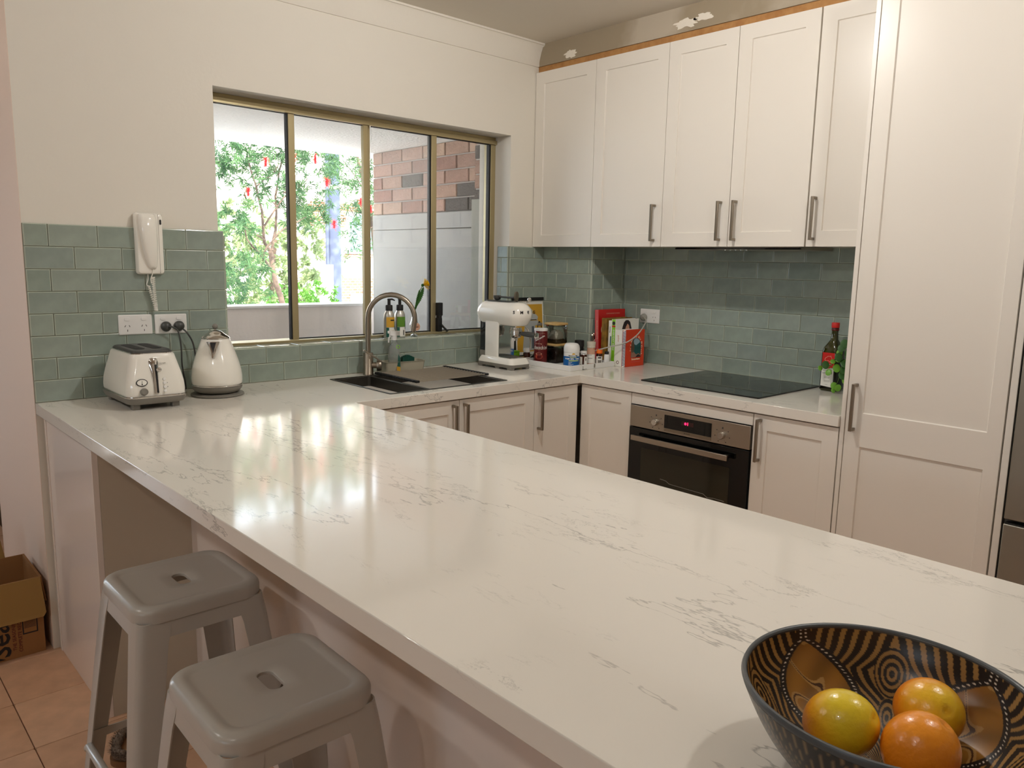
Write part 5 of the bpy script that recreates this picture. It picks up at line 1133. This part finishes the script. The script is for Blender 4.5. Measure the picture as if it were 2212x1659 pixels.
for i, ch in enumerate(S_):
    if ch == ' ': continue
    # run up the left side, round the arch, down the right side
    r = .0455; L1 = .030; L2 = PI*r; L3 = .050; s = (i+.5)/n*(L1+L2+L3)
    cx, cz = .083, .107
    if s < L1: x, z, a = cx-r, cz-L1+s, PI/2
    elif s < L1+L2: f_ = (s-L1)/r; x, z, a = cx-r*math.cos(f_), cz+r*math.sin(f_), PI/2-f_
    else: x, z, a = cx+r, cz-(s-L1-L2), -PI/2
    sz = .0150 if ch.isupper() else .0120
    text('lettering', ch, sz, 'cream_ink', b, frame((x, fy-.0003, z), (math.cos(a), 0, math.sin(a)), (-math.sin(a), 0, math.cos(a))), .0001, bold=.0006)
text('lettering', 'Somewhere', .0125, 'cream_ink', b, frame((.083, fy-.0003, .0365), (1, 0, 0), (0, 0, 1)), .0001, bold=.0006, sx=1.1)
obj('cover_rule', MB().box(.045, .125, fy-.0003, fy, .022, .0235), 'pink', b)
# metal corkscrew thing leaning between grinder and books
t = thing('corkscrew', 'chrome winged corkscrew leaning behind the tray against the red book', 'corkscrew', (2.455, -.372, H+.001))
obj('barrel', MB().tube([(.03, .0, .0), (.04, .0, .105)], .010, 12), 'dgrey', t, smooth=60)
obj('wing', MB().tube([(.045, -.004, .10), (.070, -.006, .135)], .006, 8).sphere((.048, -.004, .150), .009, 12, 8), 'chrome', t, smooth=60)
obj('wing', MB().tube([(.036, -.012, .095), (.022, -.020, .140)], .0055, 8).sphere((.020, -.020, .148), .0095, 12, 8), 'chrome', t, smooth=60)
# ------------------------------------------------------------------ olive oil and trailing plant by the pantry
t = thing('oil_bottle', 'tall square olive oil bottle with red cap and red and white label beside the cooktop', 'bottle', (2.662, -1.596, H+.0006), -PI/2-.08)
hw = .036
obj('glass', MB().rings([rr3(hw-.005, hw-.005, .010, 0), rr3(hw, hw, .012, .006), rr3(hw, hw, .012, .165), rr3(hw-.003, hw-.003, .014, .185), rr3(hw-.012, hw-.012, .016, .203), rr3(.0155, .0155, .0150, .220), rr3(.0138, .0138, .0135, .245), rr3(.0138, .0138, .0135, .262)]), 'olive', t, smooth=45)
obj('oil_dark', MB().rings([rr3(hw+.0001, hw+.0001, .012, .010), rr3(hw+.0001, hw+.0001, .012, .125)], caps=(False, False)), mat('dark_oil_glass', rgb(12, 9, 3), .05, coat=.6), t, smooth=45)
obj('cap', MB().lathe([(.0155, .270), (.0162, .272), (.0162, .290), (.0150, .292)], 28), 'red', t, smooth=35); obj('cap_ring', MB().lathe([(.0150, .258), (.0160, .260), (.0160, .264), (.0150, .266)], 28), 'maroon', t, smooth=35); obj('neck_band', MB().lathe([(.0146, .262), (.0146, .271)], 24), 'ink', t)
FL_ = -hw-.0006
lb = flat('label', [(-.027, .022), (.028, .018), (.028, .100), (-.027, .104)], 'paper', t, FL_); flat('label', [(-.027, .100), (.0, .096), (.028, .107), (.028, .165), (-.027, .165)], 'red', lb, FL_-.0003)
AU = [(-.016, .136), (-.012, .143), (-.006, .146), (-.002, .151), (.003, .149), (.006, .152), (.008, .147), (.010, .153), (.013, .147), (.017, .138), (.016, .131), (.011, .125), (.006, .127), (.001, .132), (-.006, .130), (-.013, .129)]
obj('map_outline', MB().tube([(x+.001, FL_-.001, z) for x, z in AU+AU[:1]], .0006, 5), 'cream_ink', lb)
text('lettering', 'red island', .0085, 'paper', lb, frame((.0, FL_-.0005, .1165), (1, 0, 0), (0, 0, 1)), .0001, bold=.0003)
text('lettering', 'extra virgin', .011, 'ink', lb, frame((0, FL_-.0005, .090), (1, 0, 0), (0, 0, 1)), .0001, sx=.8); text('lettering', 'olive oil', .014, 'ink', lb, frame((0, FL_-.0005, .078), (1, 0, 0), (0, 0, 1)), .0001)
for zz, w in ((.062, .012), (.059, .013), (.056, .011), (.046, .013), (.043, .014), (.040, .012), (.028, .006)): obj('label_rule', MB().box(-w, w, FL_-.0007, FL_-.0003, zz, zz+.0009), 'grey', lb)
MT['pot'] = mat('terracotta_white_pot', rgb(226, 222, 212), .5); MT['pleaf'] = mat('peperomia_leaf', rgb(104, 160, 44), .45, coat=.2); MT['pleaf_d'] = mat('peperomia_dark_leaf', rgb(46, 92, 34), .45, coat=.2)
t = thing('trailing_plant', 'potted plant with round lime leaves trailing beside the oil bottle, half behind the pantry', 'plant', (2.600, -1.765, H+.0006))
obj('pot', MB().lathe([(.036, 0), (.040, .004), (.050, .085), (.052, .088), (.052, .094), (.047, .094), (.045, .080)], 32, caps=(True, False)), 'pot', t, smooth=40); obj('soil', MB().lathe([(.045, .078), (.001, .082)], 24, caps=(False, False)), 'soil', t)
def rleaf(parent, p, n, r, m):
    n = Vector(n).normalized(); u = n.cross(Vector((0, 0, 1))).normalized() if abs(n.z) < .9 else Vector((1, 0, 0)); v = n.cross(u); N = 14; P = Vector(p)
    ring = lambda k, d: [tuple(P+(u*math.cos(2*PI*i/N)*k*.85+v*math.sin(2*PI*i/N)*k)*r+n*d) for i in range(N)]
    return obj('leaf', MB().rings([ring(.98, -.0006), ring(1., 0), ring(.6, .0022), ring(.05, .0010)], caps=(True, True)), m, parent, smooth=60)
lv_ = [((2.600, -1.668, 1.130), .020, 1), ((2.590, -1.660, 1.112), .016, 1), ((2.596, -1.652, 1.093), .0145, 0), ((2.585, -1.655, 1.075), .018, 1), ((2.600, -1.648, 1.062), .0125, 0), ((2.590, -1.630, 1.054), .0125, 0), ((2.596, -1.645, 1.027), .0185, 0),
       ((2.590, -1.600, 1.036), .0185, 1), ((2.592, -1.577, 1.020), .0115, 0), ((2.592, -1.614, 1.006), .0150, 0), ((2.600, -1.675, 1.050), .020, 1), ((2.600, -1.673, 1.020), .016, 1), ((2.606, -1.668, .998), .019, 1), ((2.606, -1.680, .975), .015, 0),
       ((2.596, -1.640, .952), .0160, 0), ((2.596, -1.658, .945), .016, 0), ((2.594, -1.640, .932), .0105, 0), ((2.60, -1.690, 1.09), .022, 1), ((2.61, -1.705, 1.06), .022, 0), ((2.60, -1.72, 1.10), .022, 1), ((2.59, -1.74, 1.06), .022, 0), ((2.63, -1.71, 1.12), .02, 0)]
rnd = random.Random(12)
for p, r, d in lv_: rleaf(t, (p[0]-2.600, p[1]+1.765, p[2]-H), (-.75+rnd.gauss(0, .18), -.55+rnd.gauss(0, .18), .35+rnd.gauss(0, .2)), r, 'pleaf_d' if d else 'pleaf')
for pts in ([(0, 0, .09), (-.005, .05, .16), (-.005, .10, .19), (-.005, .12, .165), (-.006, .15, .115), (-.006, .185, .098)], [(0, 0, .09), (-.004, .06, .17), (0, .10, .12), (.002, .11, .06), (-.002, .125, .02)], [(-.005, .12, .150), (-.006, .14, .118), (-.006, .160, .105), (-.006, .165, .115)]):
    obj('stem', MB().tube(smooth_pts(pts), .0012, 5), 'stem', t, smooth=60)
# ------------------------------------------------------------------ bar stools
def stool(label, x, y, rz, flip):
    t = thing('bar_stool', label, 'stool', (x, y, 0), rz, 'grey metal bar stools')
    S = .150; R = .052; n = 7; Z = .66
    rs = [z_(rrect(S, S, R, n), Z-.036), z_(rrect(S, S, R, n), Z-.016)]
    for k in range(1, 5): a = PI/2*k/4; rs.append(z_(rrect(S-.015*(1-math.cos(a)), S-.015*(1-math.cos(a)), R-.008*(1-math.cos(a)), n), Z-.016+.015*math.sin(a)))
    for e, dz in ((.026, 0), (.031, -.0035), (.037, -.0045)): rs.append(z_(rrect(S-e, S-e, max(R-e*.75, .012), n), Z-.001+dz))
    zt = Z-.0050; hole = rrect(.0155, .037, .0150, n); mid = rrect(.05, .06, .03, n)
    rs += [z_(mid, zt), z_([(a*1.12, b*1.05) for a, b in hole], zt), z_(hole, zt-.0015), z_(hole, zt-.008)]
    m = MB().rings(rs, caps=(False, False)); inner = [z_([(p*.985, q*.985) for p, q in rrect(S, S, R, n)], Z-.036), z_([(p*.975, q*.975) for p, q in rrect(S, S, R, n)], Z-.014), z_(rrect(.06, .07, .03, n), Z-.0085), z_(hole, Z-.0130)]
    m.rings(inner, caps=(False, False)); obj('seat', m, 'stool', t, smooth=50)
    # apron: four pressed sides below the seat
    A = .1475
    for k in range(4):
        M = Matrix.Rotation(k*PI/2, 4, 'Z'); q = MB()
        P_ = [(-A+.045, Z-.036), (A-.045, Z-.036), (A-.048, Z-.080), (A-.060, Z-.074), (-A+.060, Z-.074), (-A+.048, Z-.080)]
        q.rings([[(px, -A+.001-(Z-pz)*.10+.0036, pz) for px, pz in P_], [(px, -A+.001-(Z-pz)*.10+.0058, pz) for px, pz in P_]], M=M); obj('apron', q, 'stool', t)
    # legs: folded sheet with a rounded outer corner, tapering to the floor
    for k in range(4):
        M = Matrix.Rotation(k*PI/2, 4, 'Z'); q = MB(); rs = []
        for z, w, c in ((Z-.034, .050, -.146), (Z-.060, .050, -.150), (Z-.090, .046, -.154), (.30, .036, -.184), (.012, .028, -.212)):
            r = .020 if z > .05 else .012; o_ = []
            o_.append((c+r+w, c)); 
            for i in range(5): a = -PI/2-PI/2*i/4; o_.append((c+r+r*math.cos(a), c+r+r*math.sin(a)))
            o_.append((c, c+r+w)); th = .0025
            o_.append((c+th, c+r+w)); 
            for i in range(5): a = PI+PI/2*i/4; o_.append((c+r+(r-th)*math.cos(a), c+r+(r-th)*math.sin(a)))
            o_.append((c+r+w, c+th)); rs.append(z_(o_, z))
        l = obj('leg', q.rings(rs, M=M), 'stool', t, smooth=40)
        obj('rubber_foot', MB().rings([[(-.214+a, -.214+b, zz) for a, b in ((0, 0), (.034, 0), (.034, .034), (0, .034))] for zz in (0, .014)], M=M), 'black', l)
    # footrests: one round bar on the left side, flat straps elsewhere
    zf = .215; c = .192
    obj('footrest', MB().tube([(-c, c-.02, zf-.02), (-c-.004, c-.05, zf), (-c-.004, -c+.05, zf), (-c, -c+.02, zf-.02)], .0105, 12), 'stool', t, smooth=60)
    for k, (h_, z2) in enumerate(((.026, zf+.012), (.026, zf+.012), (.026, zf+.012))):
        M = Matrix.Rotation((k+1)*PI/2 if k < 2 else 0, 4, 'Z'); M = Matrix.Rotation([PI/2, PI, 0][k], 4, 'Z') if False else Matrix.Rotation([0, PI/2, PI][k], 4, 'Z')
        obj('cross_strap', MB().rings([[(-c+.01, -c+.002, z2-h_), (-c+.01, -c+.002, z2), (-c+.01, -c+.005, z2), (-c+.01, -c+.005, z2-h_)], [(0, -c+.006, z2-h_*.55), (0, -c+.006, z2-.002), (0, -c+.009, z2-.002), (0, -c+.009, z2-h_*.55)], [(c-.01, -c+.002, z2-h_), (c-.01, -c+.002, z2), (c-.01, -c+.005, z2), (c-.01, -c+.005, z2-h_)]], M=M), 'stool', t)
    for k in (0, 1):
        M = Matrix.Rotation(PI/4+k*PI/2, 4, 'Z'); obj('brace', MB().box(-.185, .185, -.010, .010, Z-.066-.003*k, Z-.063-.003*k, M=M), 'stool', t)
    return t
stool('grey metal bar stool further from the camera, pulled under the benchtop overhang', .053, -1.212, 0, 0)
stool('nearer grey metal bar stool at the bottom edge, its square seat fully in view', .008, -1.792, -.02, 0)
# ------------------------------------------------------------------ cardboard carton on the floor at the wall end
t = thing('cardboard_box', 'open brown cardboard carton with lettering on the floor at the end of the wall', 'box', (-.214, .150, 0))
bx, by, bh, c = .190, .142, .285, .004
obj('base', MB().box(-bx, bx, -by, by, .0005, .005), 'card', t)
fr_ = obj('side', MB().box(-bx, bx, -by, -by+c, .005, bh), 'card', t)
obj('side', MB().box(-bx, bx, by-c, by, .005, bh), 'card', t); obj('side', MB().box(-bx, -bx+c, -by+c, by-c, .005, bh), 'card', t); obj('side', MB().box(bx-c, bx, -by+c, by-c, .005, bh), 'card', t)
def flap(P_, nrm, m='card_in'):
    P_ = [Vector(p) for p in P_]; n = Vector(nrm)*c; return obj('flap', MB().rings([[tuple(p) for p in P_], [tuple(p+n) for p in P_]]), m, t)
flap([(-bx, -by-.001, bh), (bx-.002, -by-.001, bh), (bx+.004, -by-.030, bh-.125), (bx-.006, -by-.034, bh-.138), (-bx, -by-.034, bh-.138)], (0, -1, 0))
flap([(-bx, by-.002, bh), (bx-.06, by-.002, bh), (bx-.075, by+.030, bh+.12), (-bx, by+.030, bh+.12)], (0, 1, 0))
flap([(bx-.001, -by, bh), (bx-.001, by, bh), (bx+.012, by-.01, bh-.10), (bx+.012, -by+.01, bh-.10)], (1, 0, 0), 'card')
F0 = -by-.0006
text('lettering', 'Season', .098, 'ink', fr_, frame((.052, F0, .012), (0, 0, 1), (-1, 0, 0)), .0003, 'LEFT', bold=.0012)
for i, s in enumerate(('THE SEASONING PEOPLE', 'COMPLETE RECIPE MIX')): text('lettering', s, .016, 'maroon', fr_, frame((.096+i*.018, F0, .03-i*.01), (0, 0, 1), (-1, 0, 0)), .0003, 'LEFT')
obj('barcode_frame', MB().box(.122, .170, F0-.0004, F0, .082, .150), 'ink', fr_); obj('barcode_patch', MB().box(.126, .166, F0-.0007, F0-.0004, .087, .150), 'card', fr_)
bc = MB()
for k in range(9): bc.box(.128, .164, F0-.0010, F0-.0007, .105+k*.0045, .1068+k*.0045)
obj('barcode_bars', bc, 'ink', fr_)
obj('corner_print', MB().add([(-.10, F0-.0004, .006), (.065, F0-.0004, .006), (-.03, F0-.0004, .055), (-.10, F0-.0004, .050)], [(0, 1, 2, 3)]), 'ink', fr_)
# ------------------------------------------------------------------ fluffy slipper between the stool legs
t = thing('slipper', 'fluffy grey-brown slipper on the floor tiles under the further stool', 'slipper', (.040, -.800, .0005), .9)
obj('sole', MB().rings([[(x*1.0, y, z) for x, y in rrect(.105, .044, .040, 6)] for z in (0, .018)]), mat('slipper_sole', rgb(120, 84, 52), .8), t, smooth=40)
MT['fluff'] = mat('slipper_fluff', rgb(120, 104, 90), .95, bump=(90, 1.0, 6))
fm = MB(); rnd = random.Random(5)
cs = []
for i in range(30):
    a = 2*PI*i/30; cs.append((Vector((.098*math.cos(a), .046*math.sin(a), .030+.008*rnd.random())), Vector((math.cos(a), math.sin(a), .5)).normalized()))
for i in range(26):
    x = .03+.065*rnd.random(); y = rnd.uniform(-.04, .04); cs.append((Vector((x, y, .055-.25*abs(y))), Vector((rnd.gauss(0, .4), rnd.gauss(0, .4), 1)).normalized()))
for c_, d_ in cs:
    fm.sphere(c_-d_*.006, .015, 8, 6)
    for _ in range(26):
        dd = (d_+Vector((rnd.gauss(0, .7), rnd.gauss(0, .7), rnd.gauss(0, .5)))).normalized(); p0 = c_+dd*.010; s = dd.cross(Vector((.3, .5, .7))).normalized()*.0012
        fm.add([p0-s, p0+s, p0+dd*.012], [(0, 1, 2)])
o = obj('fur_trim', fm, 'fluff', t, smooth=60); o['kind'] = 'stuff'
obj('footbed', MB().rings([[(x-.01, y, z) for x, y in rrect(.085, .034, .032, 6)] for z in (.018, .021)]), mat('slipper_lining', rgb(168, 128, 92), .9), t)
# ------------------------------------------------------------------ carved bowl with citrus
BX, BY, BR, BZ = .195, -2.815, .1375, .100
def carved():
    m = mat('carved_bowl', rgb(28, 20, 14), .32, spec=.5); nt = m.node_tree; b = nt.nodes['Principled BSDF']; L = nt.links
    at = nt.nodes.new('ShaderNodeVertexColor'); at.layer_name = 'pattern'; L.new(at.outputs['Color'], b.inputs['Base Color']); return m
MT['bowl'] = carved()
def bowl_prof(s):
    """s 0 at centre .. 1 at rim: radius, height (inner surface)"""
    r = BR*(math.sin(s*PI/2*.93)/math.sin(PI/2*.93)); return r, .012+BZ*.88*(s**2.3)
def pattern(a, s):
    """carved decoration in bowl coordinates: four tan leaf panels with squiggles, dotted borders, contour-striped wedges"""
    dark = (.012, .009, .007); tan = rgb(150, 116, 66); brown = rgb(138, 96, 34); dot = rgb(214, 206, 190)
    if s > .985: return (.05, .055, .055)
    N = 4; q = (a/(2*PI)*N+.8) % 1.0; k = int(a/(2*PI)*N+.8); u = abs(q-.5)*2        # 0 panel middle .. 1 wedge middle
    # leaf panel outline: pointed at the rim, wide lower down
    t = (s-.16)/.76; wdt = .56*math.sin(PI*min(max(t, 0), 1)**.85)**.75 if 0 < t < 1 else 0
    d = u-wdt
    if d < -.035:
        x = q*7; y = s*9
        w1 = abs(math.sin(y*1.3+math.sin(x*2.2)*1.3)*.5+(q-.5)*3.2-.35); w2 = abs(math.sin(y*1.1+2+math.sin(x*1.7)*1.1)*.5+(q-.5)*3.2+.55)
        if w1 < .035 or w2 < .035: return rgb(70, 44, 20)
        if w1 < .12 or w2 < .12: return rgb(166, 130, 74)
        f = .5+.5*math.sin(x*3+y*2.1+k); return tuple(brown[i]*(.75+.45*f) for i in range(3))
    if d < .095:
        if abs(d-.030) < .014 and (s*46) % 1.0 < .36: return dot
        return dark
    # wedge: nested teardrops in the middle, stripes running to the border
    v = 1-u; cy = .74; e1 = math.hypot(v/.20, (s-cy)/.17); cy2 = .42; e2 = math.hypot(v/.15, (s-cy2)/.15)
    if e1 < 1: return tan if (e1*3.3) % 1.0 > .52 else dark
    if e2 < 1: return tan if (e2*2.6) % 1.0 > .52 else dark
    g = (v*7.5+abs(s-cy)*9+math.sin(s*17)*.35); return tan if g % 1.0 > .58 else dark
t = thing('carved_bowl', 'dark wooden bowl carved with striped and leaf patterns, holding citrus at the bench corner', 'bowl', (BX, BY, H+.0006), 0)
nA, nS = 640, 220; vs = []; fs = []; cols = []
for j in range(nS+1):
    s = j/nS; r, z = bowl_prof(s)
    for i in range(nA): a = 2*PI*i/nA; vs.append((r*math.cos(a), r*math.sin(a), z)); cols.append(pattern(a, s))
for j in range(nS):
    for i in range(nA): k = (i+1) % nA; fs.append((j*nA+i, j*nA+k, (j+1)*nA+k, (j+1)*nA+i))
me = bpy.data.meshes.new('inside'); me.from_pydata(vs, [], fs); me.update()
ca = me.color_attributes.new('pattern', 'FLOAT_COLOR', 'POINT'); flatc = []
for c_ in cols: flatc += [*c_, 1.0]
ca.data.foreach_set('color', flatc); me.polygons.foreach_set('use_smooth', [True]*len(me.polygons)); me.materials.append(MT['bowl'])
ins = bpy.data.objects.new('inside', me); COL.objects.link(ins); ins.parent = t
MT['rimgrey'] = mat('bowl_rim_slate', rgb(70, 74, 76), .35)
r1, z1 = bowl_prof(1)
obj('rim', MB().lathe([(r1-.0005, z1-.001), (r1+.001, z1+.0015), (r1+.004, z1+.0015), (r1+.0055, z1-.002), (r1+.004, z1-.006)], 120, caps=(False, False)), 'rimgrey', t, smooth=60)
nA2, nS2 = 300, 30; vs = []; fs = []; cols = []
for j in range(nS2+1):
    s = j/nS2; r = .045+(r1+.0042-.045)*s**.62; z = (z1-.006)*(s**1.55)
    for i in range(nA2):
        a = 2*PI*i/nA2; vs.append((r*math.cos(a), r*math.sin(a), z)); g = a*26+s*9+math.sin(s*7+a*3)*1.3
        cols.append(rgb(118, 96, 68) if g % 1.9 > 1.45 else (.014, .012, .012))
for j in range(nS2):
    for i in range(nA2): k = (i+1) % nA2; fs.append((j*nA2+i, (j+1)*nA2+i, (j+1)*nA2+k, j*nA2+k))
fs.append(tuple(range(nA2)))
me = bpy.data.meshes.new('outside'); me.from_pydata(vs, [], fs); me.update(); ca = me.color_attributes.new('pattern', 'FLOAT_COLOR', 'POINT'); flatc = []
for c_ in cols: flatc += [*c_, 1.0]
ca.data.foreach_set('color', flatc); me.polygons.foreach_set('use_smooth', [True]*len(me.polygons)); me.materials.append(MT['bowl'])
ou = bpy.data.objects.new('outside', me); COL.objects.link(ou); ou.parent = t
def citrus(name, label, cat, p, r, sc, rot, cols):
    t = thing(name, label, cat, p); t.rotation_euler = rot
    m = mat('citrus_peel_%d' % int(1000*p[0]+p[1]*100), cols[0], .30, coat=.25, bump=(150, .09, 2)); nt = m.node_tree; b = nt.nodes['Principled BSDF']; L = nt.links
    tc = nt.nodes.new('ShaderNodeTexCoord'); sp_ = nt.nodes.new('ShaderNodeSeparateXYZ'); n = nt.nodes.new('ShaderNodeTexNoise'); n.inputs['Scale'].default_value = 22
    L.new(tc.outputs['Object'], sp_.inputs[0]); L.new(tc.outputs['Object'], n.inputs['Vector'])
    a_ = nt.nodes.new('ShaderNodeMath'); a_.operation = 'MULTIPLY_ADD'; L.new(sp_.outputs['Z'], a_.inputs[0]); a_.inputs[1].default_value = 1/(2*r)*cols[2]; a_.inputs[2].default_value = cols[3]
    b2 = nt.nodes.new('ShaderNodeMath'); b2.operation = 'MULTIPLY_ADD'; L.new(n.outputs['Fac'], b2.inputs[0]); b2.inputs[1].default_value = .7; L.new(a_.outputs[0], b2.inputs[2]); b2.use_clamp = True
    mx = nt.nodes.new('ShaderNodeMix'); mx.data_type = 'RGBA'; L.new(b2.outputs[0], mx.inputs[0]); mx.inputs[6].default_value = (*cols[0], 1); mx.inputs[7].default_value = (*cols[1], 1); L.new(mx.outputs[2], b.inputs['Base Color'])
    pr = []; n_ = 22
    for k in range(n_+1):
        th = PI*k/n_; rr = math.sin(th)*r; z = -math.cos(th)*r
        if k == n_: rr = .0002
        if k == 0: rr = .0002
        if k <= 1: z += .0035*(1-k)
        if k >= n_-1: z -= .003*(k-n_+1)
        if sc > 1.12: z *= 1+.03*abs(math.cos(th))**6
        pr.append((rr, z*sc))
    obj('peel', MB().lathe(pr, 40), m, t, smooth=80)
    obj('stem_scar', MB().lathe([(.0035, 0), (.0025, .0016), (.0005, .0018)], 10, M=Matrix.Translation((0, 0, r*sc-.0052))), mat('stem_scar', rgb(110, 96, 50), .8) if 'stem_scar' not in bpy.data.materials else bpy.data.materials['stem_scar'], t)
    return t
YE, OR, DO = rgb(232, 204, 44), rgb(238, 152, 36), rgb(236, 138, 30)
FZ = H+.0006
citrus('lemon', 'yellow-green lemon turning orange, leftmost fruit in the carved bowl', 'fruit', (.166, -2.783, FZ+.058), .0335, 1.15, (.9, -.55, .4), (OR, YE, 1.6, .25))
citrus('orange', 'orange citrus with a yellow patch, at the back right of the bowl', 'fruit', (.256, -2.836, FZ+.060), .0335, 1.12, (.6, -.9, .1), (DO, YE, 1.5, -.35))
citrus('orange', 'plain orange citrus nearest the camera in the carved bowl', 'fruit', (.178, -2.856, FZ+.060), .0345, 1.08, (.4, -.4, 1.2), (DO, OR, 1.0, .0))
